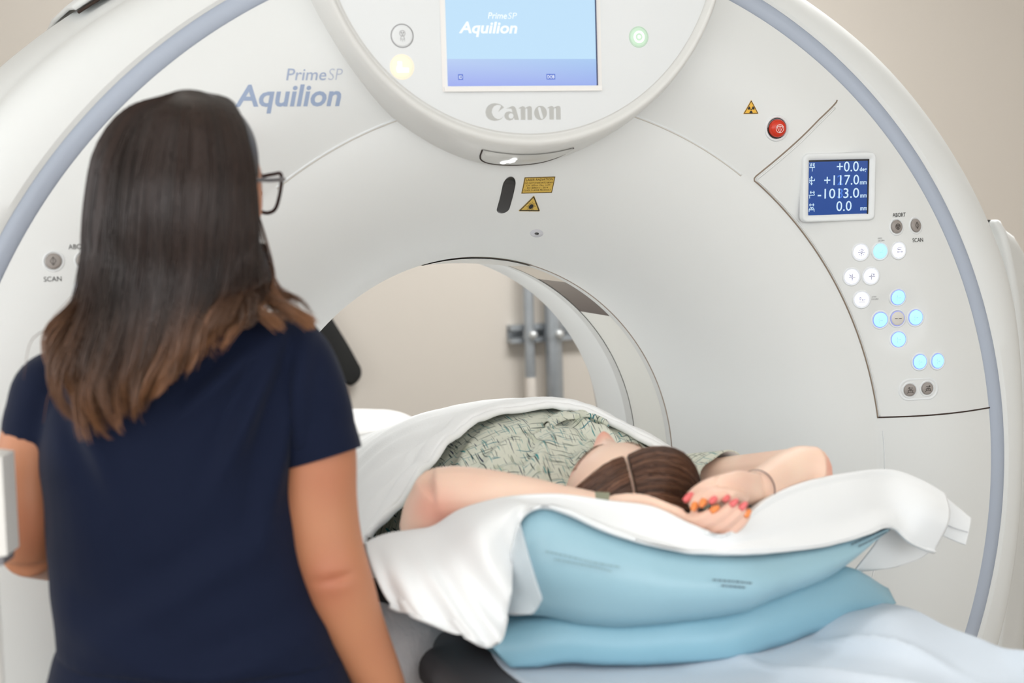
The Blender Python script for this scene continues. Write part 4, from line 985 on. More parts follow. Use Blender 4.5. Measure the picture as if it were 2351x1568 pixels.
kb = patch([[at(*p) for p in r] for r in (
    [(850, 1378, 2.31), (920, 1398, 2.33), (985, 1432, 2.36), (1026, 1446, 2.40)],
    [(855, 1440, 2.28), (925, 1448, 2.31), (975, 1452, 2.34), (1002, 1462, 2.37)],
    [(870, 1500, 2.27), (930, 1505, 2.30), (962, 1508, 2.33), (985, 1512, 2.35)],
    [(890, 1570, 2.27), (935, 1570, 2.30), (960, 1570, 2.33), (977, 1570, 2.35)],
    [(900, 1680, 2.27), (940, 1680, 2.30), (960, 1680, 2.33), (976, 1680, 2.35)])], 60, 80)
P = kb.reshape(-1, 3); P = P+np.outer(0.012*fbm(P, 14, 0.6)+0.004*fbm(P, 40, 3.0), nrm(A([-0.6, -0.75, 0.1])))
tag(mesh('knitted_blanket', *solid(P.reshape(kb.shape), 0.003), M_knit, base=(-0.35, -0.75, 0.8)), 'open-knit white blanket hanging crumpled over the near left edge of the couch', 'blanket')

# black pad on the rear wall seen through the bore
oc = [(640, 560), (700, 620), (740, 690), (762, 728), (800, 790), (822, 830), (832, 850), (830, 868), (818, 882), (803, 886), (785, 872), (740, 800), (690, 720), (600, 600)]
fr1 = A([aty(x, y, 1.845) for x, y in cr(A(oc, float), 60, closed=True)]); cc_ = fr1.mean(0)
L0 = [cc_+(fr1-cc_)*k+A([0, d, 0]) for k, d in ((0.99, 0.05), (1.0, 0.035), (1.0, 0.012), (0.97, 0.002), (0.9, 0.0))]
tag(mesh('padded_board', np.concatenate(L0), grid_faces(5, 60, wrap_u=True)+[tuple(range(240, 300)), tuple(range(59, -1, -1))], mat('black_padding', sc(24, 25, 24), 0.8), base=(0.1, 1.87, 1.2)), 'black rounded pad on the rear wall seen through the bore beside the shoulder', 'pad')

# ------------------------------------------------------------------ heads
def sstep(a, b, x):
    t = np.clip((x-a)/(b-a), 0, 1); return t*t*(3-2*t)
def face_disp(x, v):
    g = lambda A_, x0, v0, sx, sv: A_*(np.exp(-((x-x0)/sx)**2-((v-v0)/sv)**2)+(np.exp(-((x+x0)/sx)**2-((v-v0)/sv)**2) if x0 else 0))
    d = 0
    ridge = np.clip((0.012-v)/0.055, 0, 1)*(v > -0.056)
    d = d+(0.004+0.012*ridge)*np.exp(-(x/0.0125)**2)*sstep(0.022, 0.004, v)*sstep(-0.060, -0.048, v)
    d = d+g(0.014, 0, -0.041, 0.0165, 0.014)+g(0.007, 0.012, -0.046, 0.007, 0.008)
    d = d+g(-0.013, 0.031, 0.002, 0.017, 0.013)+g(0.0085, 0.031, 0.000, 0.013, 0.009)+g(0.005, 0.030, 0.021, 0.022, 0.007)
    d = d+g(0.006, 0.042, -0.030, 0.020, 0.020)
    d = d+g(0.007, 0, -0.066, 0.020, 0.0045)+g(0.008, 0, -0.077, 0.017, 0.005)+g(-0.004, 0, -0.0715, 0.02, 0.002)
    d = d+g(0.010, 0, -0.100, 0.017, 0.013)
    return d
HR, HF, HV = 0.074, 0.095, 0.116
def xscale(v): return 1-0.40*sstep(-0.03, -0.118, v)
def head_local(nlat=90, nlon=128):
    th_ = np.linspace(0.0005, math.pi-0.0005, nlat); ph_ = np.linspace(0, 2*math.pi, nlon, endpoint=False)
    T_, Ph = np.meshgrid(th_, ph_, indexing='ij')
    p_ = 0.92
    x = HR*np.sin(T_)**p_*np.sin(Ph); f = HF*np.sin(T_)**p_*np.cos(Ph); v = HV*np.cos(T_)
    x = x*xscale(v); back = sstep(0.0, -0.05, f); f = f*(1-0.28*sstep(-0.02, -0.11, v)*back)+0.012*sstep(-0.02, -0.11, v)*(1-back)
    x = x*(1+0.06*sstep(0.0, -0.06, f)*sstep(-0.05, 0.03, v))
    f = f+face_disp(x, v)*sstep(0.015, 0.05, f)
    return np.stack([x, f, v], -1)
HL = head_local(); HFc = grid_faces(90, 128, wrap_u=True)+[tuple(range(127, -1, -1)), tuple(range(89*128, 90*128))]
def face_f(x, v):                                                   # forward coordinate of the face at (x,v)
    xx = x/xscale(v); q = np.clip(1-(xx/HR)**2-(v/HV)**2, 0, 1)
    return HF*np.sqrt(q)+0.012*sstep(-0.02, -0.11, v)+face_disp(x, v)
class Head:
    def __init__(s, c, F_, V_, k=1.0):
        s.c = A(c, float); s.V = nrm(A(V_, float)); F_ = A(F_, float); s.F = nrm(F_-s.V*np.dot(F_, s.V)); s.X = np.cross(s.F, s.V); s.k = k
    def w(s, P): P = np.asarray(P, float)*s.k; return s.c+P[..., :1]*s.X+P[..., 1:2]*s.F+P[..., 2:3]*s.V
    def verts(s): return s.w(HL).reshape(-1, 3)
    def ear(s, side):
        t = np.linspace(0, 2*math.pi, 20, endpoint=False); L_ = []
        for k, o in ((0.9, 0.062), (1.0, 0.076), (0.95, 0.086), (0.6, 0.083), (0.3, 0.080)):
            L_.append(s.w(np.stack([np.full(20, side*o), -0.012+0.017*k*np.cos(t)-0.25*k*0.03*np.sin(t), -0.012+0.031*k*np.sin(t)], -1)))
        V = np.concatenate(L_); return V, grid_faces(5, 20, wrap_u=True)+[tuple(range(19, -1, -1)), tuple(range(80, 100))]

# ------------------------------------------------------------------ patient body
HP = Head((0, 0, 0), (0.0116, 0.300, 0.935), (-0.228, -0.924, 0.300), 1.12)
HP.c = at(1384, 984, 2.47)-(HP.w([0, HF+0.029, -0.042])-HP.c)
elL = at(1006, 1138, 2.335); elR = at(1872, 1078, 2.43)
wrL = at(1402, 1172, 2.275); wrR = at(1742, 1122, 2.325)
shL = A([-0.165, -0.49, 1.035]); shR = A([0.165, -0.49, 1.035])
parts = [(HP.verts(), HFc), HP.ear(1), HP.ear(-1)]
parts.append(tube(A([HP.w([0, -0.03, -0.05]), HP.w([0, -0.025, -0.12]), A([0.0, -0.50, 1.02])]), A([0.050, 0.050, 0.062]), 20))
ty = A([-0.56, -0.50, -0.42, -0.30, -0.15, 0.0, 0.12, 0.2])
parts.append(rings(A([[0, y, z] for y, z in zip(ty, (1.01, 1.01, 1.02, 1.015, 1.0, 0.99, 0.985, 0.98))]), A([[w, 0, 0] for w in (0.13, 0.165, 0.165, 0.155, 0.145, 0.165, 0.175, 0.16)]), A([[0, 0, h] for h in (0.055, 0.080, 0.098, 0.102, 0.095, 0.090, 0.085, 0.07)]), 28, 2.3))
for s in (-1, 1):
    parts.append(tube(A([[s*0.09, 0.05, 0.98], [s*0.10, 0.35, 0.975], [s*0.10, 0.60, 0.940], [s*0.10, 0.85, 0.926], [s*0.10, 1.06, 0.922]]), A([0.080, 0.062, 0.042, 0.026, 0.025]), 16))
    parts.append(tube(A([[s*0.10, 1.06, 0.922], [s*0.11, 1.085, 0.930], [s*0.12, 1.11, 0.938]]), A([0.026, 0.024, 0.018]), 12))
def limb(P, R, n=24, seg=18):
    P = cr(A(P), n); R = np.interp(np.linspace(0, 1, n), np.linspace(0, 1, len(R)), R); return tube(P, R, seg)
parts.append(limb([shL, shL*0.5+elL*0.5+A([0, 0, 0.004]), elL], [0.052, 0.047, 0.041]))
parts.append(limb([elL+A([-0.004, 0, 0]), at(1050, 1137, 2.335), at(1125, 1142, 2.325), at(1220, 1156, 2.31), at(1310, 1168, 2.29), wrL], [0.041, 0.0425, 0.040, 0.037, 0.031, 0.0255]))
parts.append(limb([elL+A([0.004, 0, 0.002]), at(985, 1180, 2.345), at(968, 1225, 2.36)], [0.040, 0.039, 0.034]))
parts.append(limb([shR, shR*0.5+elR*0.5+A([0.012, 0, 0.0]), elR], [0.052, 0.044, 0.036]))
parts.append(limb([elR, at(1835, 1076, 2.42), at(1795, 1092, 2.39), wrR], [0.0345, 0.034, 0.031, 0.0255]))
# left hand, seen edge on behind the pillow rim
parts.append(rings(cr(A([wrL, at(1450, 1172, 2.262), at(1500, 1182, 2.25), at(1540, 1196, 2.245), at(1572, 1206, 2.245)]), 12),
    np.repeat(nrm(A([[0.25, 0.55, -0.8]])), 12, 0)*np.interp(np.linspace(0, 1, 12), [0, .4, 1], [0.026, 0.036, 0.032])[:, None],
    np.repeat(nrm(A([[0.1, -0.8, -0.55]])), 12, 0)*np.interp(np.linspace(0, 1, 12), [0, .4, 1], [0.018, 0.017, 0.014])[:, None], 18))
# right palm turned up
parts.append(rings(cr(A([wrR, at(1712, 1122, 2.30), at(1675, 1126, 2.275), at(1640, 1134, 2.262)]), 10),
    np.repeat(nrm(A([[-0.15, -0.55, 0.72]])), 10, 0)*np.interp(np.linspace(0, 1, 10), [0, .5, 1], [0.024, 0.036, 0.034])[:, None],
    np.repeat(nrm(A([[0.1, 0.72, 0.55]])), 10, 0)*np.interp(np.linspace(0, 1, 10), [0, .5, 1], [0.020, 0.018, 0.014])[:, None], 18))
nails = []
def finger(pts, r0, r1, nail=None, nn=None):
    P = cr(A([at(*p) for p in pts]), 16); n = len(P)
    R = np.interp(np.linspace(0, 1, n), [0, 0.45, 0.5, 0.55, 0.9, 1], [r0, r0*0.92, r0*0.98, r0*0.92, r1, r1*0.8])
    parts.append(tube(P, R, 14))
    if nail is not None: nails.append((P[-1], nrm(P[-1]-P[-4]), r1, nail, nn))
toC = -cf
finger([(1700, 1106, 2.29), (1655, 1110, 2.262), (1612, 1126, 2.245), (1578, 1150, 2.235)], 0.0135, 0.0098, M_nailp, nrm(A([-0.75, -0.6, 0.25])))
finger([(1652, 1130, 2.262), (1624, 1130, 2.236), (1602, 1146, 2.222), (1590, 1168, 2.214)], 0.0092, 0.0076, M_nailo, nrm(A([-0.1, -0.9, 0.45])))
finger([(1666, 1138, 2.262), (1640, 1132, 2.232), (1620, 1143, 2.218), (1609, 1160, 2.211)], 0.0092, 0.0076, M_nailo, nrm(A([-0.1, -0.9, 0.45])))
finger([(1690, 1142, 2.268), (1664, 1135, 2.234), (1645, 1142, 2.220), (1632, 1153, 2.214)], 0.0092, 0.0074, M_nailp, nrm(A([-0.1, -0.9, 0.45])))
finger([(1708, 1146, 2.275), (1686, 1137, 2.240), (1672, 1141, 2.228), (1662, 1150, 2.222)], 0.0085, 0.0070, M_nailp, nrm(A([-0.1, -0.9, 0.45])))
finger([(1560, 1190, 2.236), (1590, 1193, 2.216), (1618, 1186, 2.203), (1645, 1171, 2.200)], 0.0086, 0.0076, M_nailo, nrm(A([-0.25, -0.7, 0.65])))
finger([(1574, 1203, 2.236), (1612, 1203, 2.210), (1652, 1184, 2.200), (1688, 1156, 2.200)], 0.0086, 0.0076, M_nailp, nrm(A([-0.25, -0.7, 0.65])))
finger([(1592, 1213, 2.238), (1635, 1214, 2.212), (1676, 1194, 2.202), (1709, 1163, 2.203)], 0.0086, 0.0076, M_nailp, nrm(A([-0.25, -0.7, 0.65])))
finger([(1616, 1224, 2.242), (1654, 1227, 2.220), (1692, 1209, 2.208), (1718, 1179, 2.208)], 0.0084, 0.0072, M_nailo, nrm(A([-0.25, -0.7, 0.65])))
def skin_tint(base, red, spots):
    base = A(sc(*base)); red = A(sc(*red))
    def fn(V, N):
        w = 0.12+0.10*fbm(V, 16, 4.0, 2)
        for c, r, a in spots: w = w+a*np.exp(-(((V-A(c))/r)**2).sum(1))
        w = np.clip(w, 0, 1)[:, None]; return base*(1-w)+red*w
    return fn
spots = [(at(985, 1165, 2.30), 0.035, 0.40), (at(1040, 1195, 2.30), 0.03, 0.25), (HP.w([-0.045, 0.07, -0.03]), 0.035, 0.6), (HP.w([0.045, 0.07, -0.03]), 0.035, 0.6), (HP.w([0, 0.12, -0.045]), 0.022, 0.65), (at(1640, 1180, 2.21), 0.05, 0.25), (elR+A([0.03, 0, 0]), 0.02, 0.5)]
pbody = fuse('body', parts, 0.0031, 5, M_skin, pat, colfn=skin_tint((242, 214, 193), (220, 132, 112), spots))
for p, d, r, m, nn in nails:
    nn = nrm(nn-d*np.dot(nn, d)); sd = np.cross(nn, d); t = np.linspace(-1, 1, 9); L_ = []
    for q, wq in ((-0.8, 0.50), (-0.4, 0.66), (0.1, 0.64), (0.6, 0.46), (0.95, 0.2)):
        L_.append([p-d*r*0.2+d*r*q+nn*(r*0.98*math.cos(a*1.0)+0.0012)*(1-0.10*max(0, q))+sd*r*wq*math.sin(a*1.0) for a in t])
    mesh('fingernail', *solid(A(L_), 0.001), m, pat, label='painted fingernail in '+('orange' if m is M_nailo else 'pink'))
# brows and closed lashes
def strand_on_face(Hd, pts, n, jit, ln, r, m, name, parent, dirf):
    ps = []
    for k in range(n):
        u = k/(n-1); x = np.interp(u, np.linspace(0, 1, len(pts)), [p[0] for p in pts]); v = np.interp(u, np.linspace(0, 1, len(pts)), [p[1] for p in pts])+rng.normal(0, jit)
        f = float(face_f(A(x), A(v))); dx, df, dv = dirf(u)
        P0 = A([x, f-0.0005, v]); P1 = P0+A([dx, df, dv])*ln*0.5+A([0, 0.0006, 0]); P2 = P0+A([dx, df, dv])*ln
        ps.append(tube(Hd.w(A([P0, P1, P2])), A([r, r*0.8, r*0.2]), 4, cap=False))
    return mesh(name, *join(ps), m, parent)
for s in (1, -1):
    strand_on_face(HP, [(s*0.010, 0.016), (s*0.025, 0.024), (s*0.040, 0.023), (s*0.052, 0.014)], 70, 0.0012, 0.009, 0.00028, M_brow, 'eyebrow', pat, lambda u, s=s: (s*0.8, -0.25*u, 0.45-0.9*u))
    strand_on_face(HP, [(s*0.019, -0.004), (s*0.030, -0.0065), (s*0.044, -0.003)], 36, 0.0003, 0.0115, 0.0003, M_lash, 'eyelashes', pat, lambda u, s=s: (s*(u-0.4)*0.6, 0.75, -0.5))
# hair combed to both sides from a middle parting
def hairpt(al, be, side, k=1.0):
    rx, rf, rv = 0.104*k, 0.107*k, 0.128*k
    p = A([side*rx*math.sin(be), rf*math.cos(be)*math.cos(al), rv*math.cos(be)*math.sin(al)])
    if side > 0: p = p+A([0.006, 0.030, 0.004])*math.sin(min(math.pi, be*2.0))*math.exp(-((math.degrees(al)-62)/45)**2)
    return p
ps = []; cols = []
for side in (1, -1):
    L_ = []
    for al in np.radians(np.linspace(50, 215, 60)):
        row = []
        for be in np.radians(np.r_[1.2, 2.4, 6, np.linspace(12, 88, 24)]):
            lift = 0.958 if be < math.radians(1.8) else (0.985 if be < math.radians(4) else 1.0)
            a2 = al+0.42*be if al < math.radians(120) else al+0.15*be
            row.append(HP.w(hairpt(a2, be, side, 0.978*lift)))
        L_.append(row)
    V, Fc = solid(A(L_), 0.001, None)
    ps.append((V, Fc)); cols.append(np.tile(A(sc(66, 44, 33)), (len(V), 1)))
    for k in range(1500):
        al0 = math.radians(50+rng.random()**1.1*152); b0 = math.radians(1.1+rng.random()*1.6); ns = 12
        w1 = rng.normal(0, 0.02); kk = 1.0+rng.random()*0.022
        pts = []
        for q in np.linspace(0, 1, ns):
            be = b0+(math.radians(86)-b0)*q
            a2 = al0+(0.42 if al0 < math.radians(120) else 0.15)*be+w1*math.sin(q*3+k)+rng.normal(0, 0.002)
            pts.append(HP.w(hairpt(a2, be, side, kk*(0.958+0.042*min(1, q*9)))))
        V, Fc = tube(A(pts), 0.0007, 3, cap=False)
        ps.append((V, Fc)); c0 = A(sc(*[(84, 54, 38), (70, 45, 32), (104, 70, 50), (58, 38, 28), (128, 92, 70)][int(rng.choice(5, p=[.35, .25, .2, .12, .08]))]))
        cols.append(np.tile(c0*(0.72+0.75*max(0, 0.5+noise.noise(Vector((al0*7, side*3.0, 1.0))))), (len(V), 1)))
V, Fc = join(ps)
mesh('hair', V, Fc, M_hair, pat, cols=np.concatenate(cols), label='dark brown hair with a middle parting')
# gown sleeve round the right upper arm, watch strap, hair tie
def cuff(name, c, ax, ra, rb_, w, m, label, parent=pat, seg=36, flare=0.0, lin=None):
    ax = nrm(A(ax, float)); n1 = nrm(np.cross(ax, A([0, 0, 1.0]))); n2 = np.cross(ax, n1); t = np.linspace(0, 2*math.pi, seg, endpoint=False); L_ = []
    for o, q in ((0, -1), (0.0006, -0.8), (0.0006, 0.8), (0, 1)):
        L_.append(A(c)+ax*q*w/2+np.outer(np.cos(t), n1)*(ra+o)+np.outer(np.sin(t), n2)*(rb_+o))
    return mesh(name, np.concatenate(L_), grid_faces(4, seg, wrap_u=True), m, parent, label=label)
wdir = at(1440, 1160, 2.266)-at(1340, 1160, 2.285)
cuff('watch_strap', at(1390, 1170, 2.279), wdir, 0.0278, 0.0278, 0.022, mat('grey_green_strap', sc(142, 144, 122), 0.5), 'grey-green watch strap')
wd2 = at(1712, 1124, 2.30)-at(1775, 1104, 2.375)
cuff('hair_tie', at(1738, 1123, 2.322), wd2, 0.0275, 0.0275, 0.0035, mat('dark_elastic', sc(84, 52, 56), 0.7), 'thin dark hair tie round the wrist')
S0 = shR; S1 = elR; ax = nrm(S1-S0); n1 = nrm(np.cross(ax, A([0, 0, 1.0]))); n2 = np.cross(n1, ax)*-1
t = np.linspace(0, 2*math.pi, 48, endpoint=False); L_ = []
for q, ra in ((-0.06, 0.085), (0.10, 0.082), (0.25, 0.076), (0.38, 0.070), (0.46, 0.068)):
    wob = 1+0.06*np.sin(t*5+q*9)
    L_.append(S0+(S1-S0)*q+np.outer(np.cos(t)*ra*0.95*wob, n1)+np.outer(np.sin(t)*ra*0.70*wob, n2)+A([0, 0, 0.004]))
sv = A(L_); sv = np.concatenate([sv, sv[::-1]*1.0+0]) ; inn_ = sv[5:]; ctr = inn_.mean(1, keepdims=True); sv[5:] = ctr+(inn_-ctr)*0.95
mesh('sleeve', sv.reshape(-1, 3), grid_faces(10, 48, wrap_u=True), [M_gown, mat('gown_lining', sc(228, 232, 232), 0.85)], gown, matids=[0]*(48*5)+[1]*(48*4), label='short gown sleeve with pale lining')
S1 = elL; S0 = shL; ax = nrm(S1-S0); n1 = nrm(np.cross(ax, A([0, 0, 1.0]))); n2 = np.cross(n1, ax); L_ = []
for q, ra in ((-0.06, 0.085), (0.10, 0.080), (0.28, 0.074), (0.42, 0.070)):
    L_.append(S0+(S1-S0)*q+np.outer(np.cos(t)*ra, n1)+np.outer(np.sin(t)*ra*0.78, n2))
mesh('sleeve', A(L_).reshape(-1, 3), grid_faces(4, 48, wrap_u=True), M_gown, gown, label='short gown sleeve')
# ------------------------------------------------------------------ technologist standing with her back to the viewer
M_scrub = mat('navy_scrub_cotton', sc(12, 21, 44), 0.8, 0.15, sheen=0.06, bump=(420, 0.25, 0.0006))
tec = thing('person', 'person in navy scrubs with long brown hair and glasses, standing and seen from behind', 'person', (-0.65, -0.78, 0.0))
fh = nrm(A([cf[0], cf[1], 0.0])); rh = A([fh[1], -fh[0], 0.0]); uh = A([0, 0, 1.0])
def ring_px(L, R, d, b):
    l, r = at(*L, d), at(*R, d); return (l+r)/2, (r-l)/2, fh*b
def loft_px(rows, seg=40, p=2.4):
    C_, Ax, Bx = zip(*[ring_px(*r) for r in rows]); n = len(rows)*6
    return rings(cr(A(C_), n), cr(A(Ax), n), cr(A(Bx), n), seg, p)
D0 = 2.135
torso = [((345, 735), (545, 715), D0, 0.050), ((240, 778), (662, 718), D0, 0.072), ((165, 815), (698, 755), D0, 0.088), ((125, 870), (700, 840), D0, 0.100), ((105, 950), (706, 930), D0, 0.108), ((95, 1050), (690, 1035), D0, 0.110), ((108, 1150), (688, 1140), D0, 0.108), ((112, 1300), (712, 1290), D0, 0.102), ((122, 1400), (752, 1395), D0, 0.108), ((134, 1490), (792, 1490), D0, 0.116), ((136, 1505), (796, 1505), D0, 0.114)]
parts = [loft_px(torso)]
def arm_px(pts, seg=22, n=28):
    P = cr(A([at(x, y, d) for x, y, d, r in pts]), n); R = cr(A([[p[3]] for p in pts]), n)[:, 0]; return tube(P, R, seg)
parts.append(arm_px([(650, 800, D0, 0.050), (688, 840, D0-0.005, 0.051), (712, 910, D0-0.01, 0.0505), (727, 975, D0-0.01, 0.0505), (731, 1020, D0-0.01, 0.0515)]))
parts.append(arm_px([(170, 870, D0, 0.048), (115, 900, D0, 0.052), (86, 960, D0, 0.047), (80, 1012, D0, 0.0455)]))
# cut the hem of the right sleeve on a slant, as cloth does
def scrub_deform(V, N):
    w = np.zeros(len(V)); rel = V-at(430, 1100, D0)
    x = rel@rh; z = rel@uh
    back = np.clip(-(N@fh), 0, 1)
    for (cx, cz, ang, ln, wd, am) in ((0.10, 0.10, 1.15, 0.09, 0.012, 0.007), (0.135, 0.06, 1.35, 0.10, 0.012, 0.008), (0.07, 0.14, 0.7, 0.07, 0.012, 0.006), (-0.10, 0.08, 2.0, 0.08, 0.014, 0.006), (0.02, -0.12, 0.5, 0.12, 0.02, 0.004), (-0.06, -0.20, -0.4, 0.12, 0.02, 0.004), (0.08, -0.22, 0.3, 0.10, 0.018, 0.005), (0.16, 0.09, 1.5, 0.07, 0.010, 0.006)):
        dx = x-cx; dz = z-cz; a = dx*math.cos(ang)+dz*math.sin(ang); b = -dx*math.sin(ang)+dz*math.cos(ang)
        w += am*np.exp(-(a/ln)**2)*(np.exp(-(b/wd)**2)-0.5*np.exp(-((b-2*wd)/wd)**2))
    w = w*1.7+0.005*fbm(V, 6, 8.1)
    V = V+N*(w*np.where(back > 0, 1, 0.6))[:, None]
    return V
top_ = fuse('scrub_top', parts, 0.0055, 6, M_scrub, tec, deform=scrub_deform, label=None) if False else fuse('scrub_top', parts, 0.0055, 6, M_scrub, tec, deform=scrub_deform)
def hem_ring(name, c, ax, ra, rb_, w, parent):
    return cuff(name, c, ax, ra, rb_, w, M_scrub, None, parent)
cuff('sleeve_hem', at(724, 1010, D0-0.01), at(724+52, 1010+177, D0-0.01)-at(724, 1010, D0-0.01), 0.0545, 0.0555, 0.050, M_scrub, None, top_)
# yoke seam across the back
ysm = [at(x, y, D0-dd) for x, y, dd in ((110, 905, 0.085), (200, 880, 0.108), (400, 850, 0.116), (560, 845, 0.112), (650, 855, 0.095))]
tr = [((132, 1480), (790, 1480), D0, 0.108), ((118, 1540), (806, 1540), D0, 0.118), ((96, 1640), (826, 1640), D0, 0.124), ((90, 1760), (830, 1760), D0, 0.124), ((110, 1900), (815, 1900), D0, 0.112)]
tp = [loft_px(tr)]
hipc = at(450, 1820, D0); 
for s in (-1, 1):
    a = hipc+rh*s*0.095
    tp.append(tube(A([a+uh*0.05, a*1.0+A([0, 0, -0.25]), A([a[0], a[1], 0.42]), A([a[0], a[1], 0.14])]), A([0.098, 0.088, 0.068, 0.066]), 20))
fuse('scrub_trousers', tp, 0.008, 5, M_scrub, tec)
for s in (-1, 1):
    a = hipc+rh*s*0.095
    fp = A([[a[0], a[1], 0.0]]*5)+np.outer([-0.06, 0.0, 0.08, 0.15, 0.19], fh)
    V, Fc = rings(fp+np.outer([0.05, 0.055, 0.042, 0.03, 0.022], uh), np.outer([0.030, 0.038, 0.043, 0.042, 0.022], rh), np.outer([0.045, 0.052, 0.040, 0.028, 0.018], uh), 20, 2.5)
    V[:, 2] = np.maximum(V[:, 2], 0.001)
    mesh('shoe', V, Fc, mat('white_shoe', sc(222, 222, 222), 0.6), tec)
# body: head, neck, arms, hands
psi = math.radians(18)
HT = Head(at(463, 432, 2.145), fh*math.cos(psi)+rh*math.sin(psi)-uh*0.02, uh+0.02*(fh*math.cos(psi)+rh*math.sin(psi)), 1.0)
parts = [(HT.verts(), HFc), HT.ear(1), HT.ear(-1)]
parts.append(tube(A([HT.w([0, -0.025, -0.06]), at(440, 640, D0), at(445, 740, D0+0.01)]), A([0.052, 0.054, 0.068]), 20))
parts.append(loft_px([((330, 760), (560, 745), D0, 0.045), ((180, 850), (690, 830), D0, 0.075), ((140, 1000), (670, 1000), D0, 0.085), ((150, 1250), (680, 1250), D0, 0.080), ((170, 1450), (740, 1450), D0, 0.085)]))
RA = [(690, 830, D0, 0.046), (720, 930, D0-0.01, 0.049), (731, 1040, D0-0.012, 0.0495), (734, 1150, D0-0.012, 0.0490), (750, 1250, D0-0.015, 0.0470), (777, 1335, D0-0.018, 0.0450), (812, 1435, D0-0.010, 0.0405), (868, 1560, D0+0.005, 0.0335), (902, 1640, D0+0.015, 0.0275)]
parts.append(arm_px(RA, 24, 50))
LA_ = [(130, 880, D0, 0.044), (85, 980, D0, 0.043), (66, 1080, D0, 0.0450), (60, 1180, D0+0.005, 0.0480), (66, 1258, D0+0.03, 0.0405)]
parts.append(arm_px(LA_, 22, 30))
parts.append(arm_px([(64, 1258, D0+0.02, 0.0385), (95, 1266, D0+0.10, 0.0385), (150, 1290, D0+0.19, 0.030), (185, 1300, D0+0.245, 0.025)], 20, 24))
def hand(P0, d, nrm_, up, k=1.0):                                   # palm plus five unequal, slightly curled fingers
    d = nrm(d); nn = nrm(nrm_-d*np.dot(nrm_, d)); s = np.cross(d, nn); n = 9
    q = np.linspace(0, 1, n)
    parts.append(rings(P0+np.outer(q*0.095*k, d), np.outer(np.interp(q, [0, .5, 1], [0.026, 0.040, 0.041])*k, s), np.outer(np.interp(q, [0, .5, 1], [0.018, 0.016, 0.011])*k, nn), 18))
    for off, L_ in ((-0.030, 0.075), (-0.010, 0.084), (0.011, 0.079), (0.030, 0.062)):
        b = P0+d*0.090*k+s*off*k; parts.append(tube(cr(A([b, b+d*L_*0.4*k+nn*0.004, b+d*L_*0.72*k+nn*0.018, b+d*L_*0.9*k+nn*0.036]), 14), np.linspace(0.0092, 0.0072, 14), 12))
    b = P0+d*0.03*k-s*0.03*k; parts.append(tube(cr(A([b, b-s*0.028+d*0.02+nn*0.01, b-s*0.036+d*0.05+nn*0.018, b-s*0.032+d*0.072+nn*0.022]), 14), np.linspace(0.0125, 0.0085, 14), 12))
pr_ = at(902, 1640, D0+0.015); hand(pr_, at(930, 1730, D0+0.03)-pr_, fh, uh)
pl_ = at(185, 1300, D0+0.245); hand(pl_, at(230, 1312, D0+0.31)-pl_, -uh*0.6-fh*0.2, uh)
EL = at(745, 1330, 2.07)
spots2 = [(at(755, 1335, 2.07), 0.035, 0.45), (at(60, 1240, 2.07), 0.05, 0.4), (HT.w([0.045, 0.07, -0.03]), 0.03, 0.4), (at(735, 1080, 2.06), 0.05, 0.25)]
def arm_deform(V, N):
    # crease in the bend of the elbow and soft muscle shape
    c0 = at(725, 1338, 2.08); c1 = at(815, 1312, 2.09); d = nrm(c1-c0); rel = V-c0; a = rel@d; perp = rel-np.outer(a, d); b = perp@nrm(np.cross(d, fh))
    m_ = np.clip(1-np.abs(a/0.045-0.55)/0.75, 0, 1)*(N@fh < 0.2)*(np.linalg.norm(perp, axis=1) < 0.09)
    return V+N*((-0.0045*np.exp(-(b/0.0035)**2)+0.002*np.exp(-((np.abs(b)-0.012)/0.008)**2))*m_)[:, None]
tb = fuse('body', parts, 0.0045, 6, M_skin2, tec, deform=arm_deform, colfn=skin_tint((184, 127, 93), (166, 90, 68), spots2))
# glasses
M_frame = mat('dark_tortoise_frame', sc(48, 26, 26), 0.2, 0.6)
def lens_curve(s, n=48, k=1.0):
    C0 = [(0.011, 0.004), (0.016, 0.016), (0.032, 0.020), (0.048, 0.022), (0.060, 0.022), (0.061, 0.010), (0.056, -0.010), (0.048, -0.026), (0.034, -0.031), (0.020, -0.026), (0.012, -0.012)]
    P = cr(A(C0), n, closed=True); c = P.mean(0); P = c+(P-c)*k
    return np.stack([s*P[:, 0], 0.122-0.16*np.clip(np.abs(P[:, 0])-0.02, 0, 1)-0.6*np.clip(np.abs(P[:, 0])-0.045, 0, 1)*0.3, P[:, 1]-0.003], -1)
gp = []
for s in (1, -1):
    P = HT.w(lens_curve(s)); gp.append(tube(np.r_[P, P[:2]], 0.0028, 8, cap=False))
    gp.append(tube(cr(HT.w(A([[s*0.061, 0.111, 0.012], [s*0.0700, 0.100, 0.011], [s*0.0755, 0.05, 0.009], [s*0.0775, -0.012, 0.006], [s*0.0765, -0.040, -0.016]])), 24), A([0.003]*24), 8))
gp.append(tube(cr(HT.w(A([[-0.011, 0.1225, -0.001], [0, 0.127, 0.003], [0.011, 0.1225, -0.001]])), 10), 0.0022, 8))
gl = mesh('glasses', *join(gp), M_frame, tec, label='dark-framed glasses')
for s in (1, -1):
    P = HT.w(lens_curve(s, 48, 0.98)); mesh('lens', P, [tuple(range(48))], mat('clear_lens', (0.95, 0.95, 0.95), 0.03, 0.5, alpha=0.10), gl, smooth=False)
for s in (1, -1):
    strand_on_face(HT, [(s*0.012, 0.016), (s*0.027, 0.025), (s*0.042, 0.024), (s*0.054, 0.015)], 60, 0.0014, 0.009, 0.0004, M_lash, 'eyebrow', tec, lambda u, s=s: (s*0.8, -0.25*u, 0.45-0.9*u))
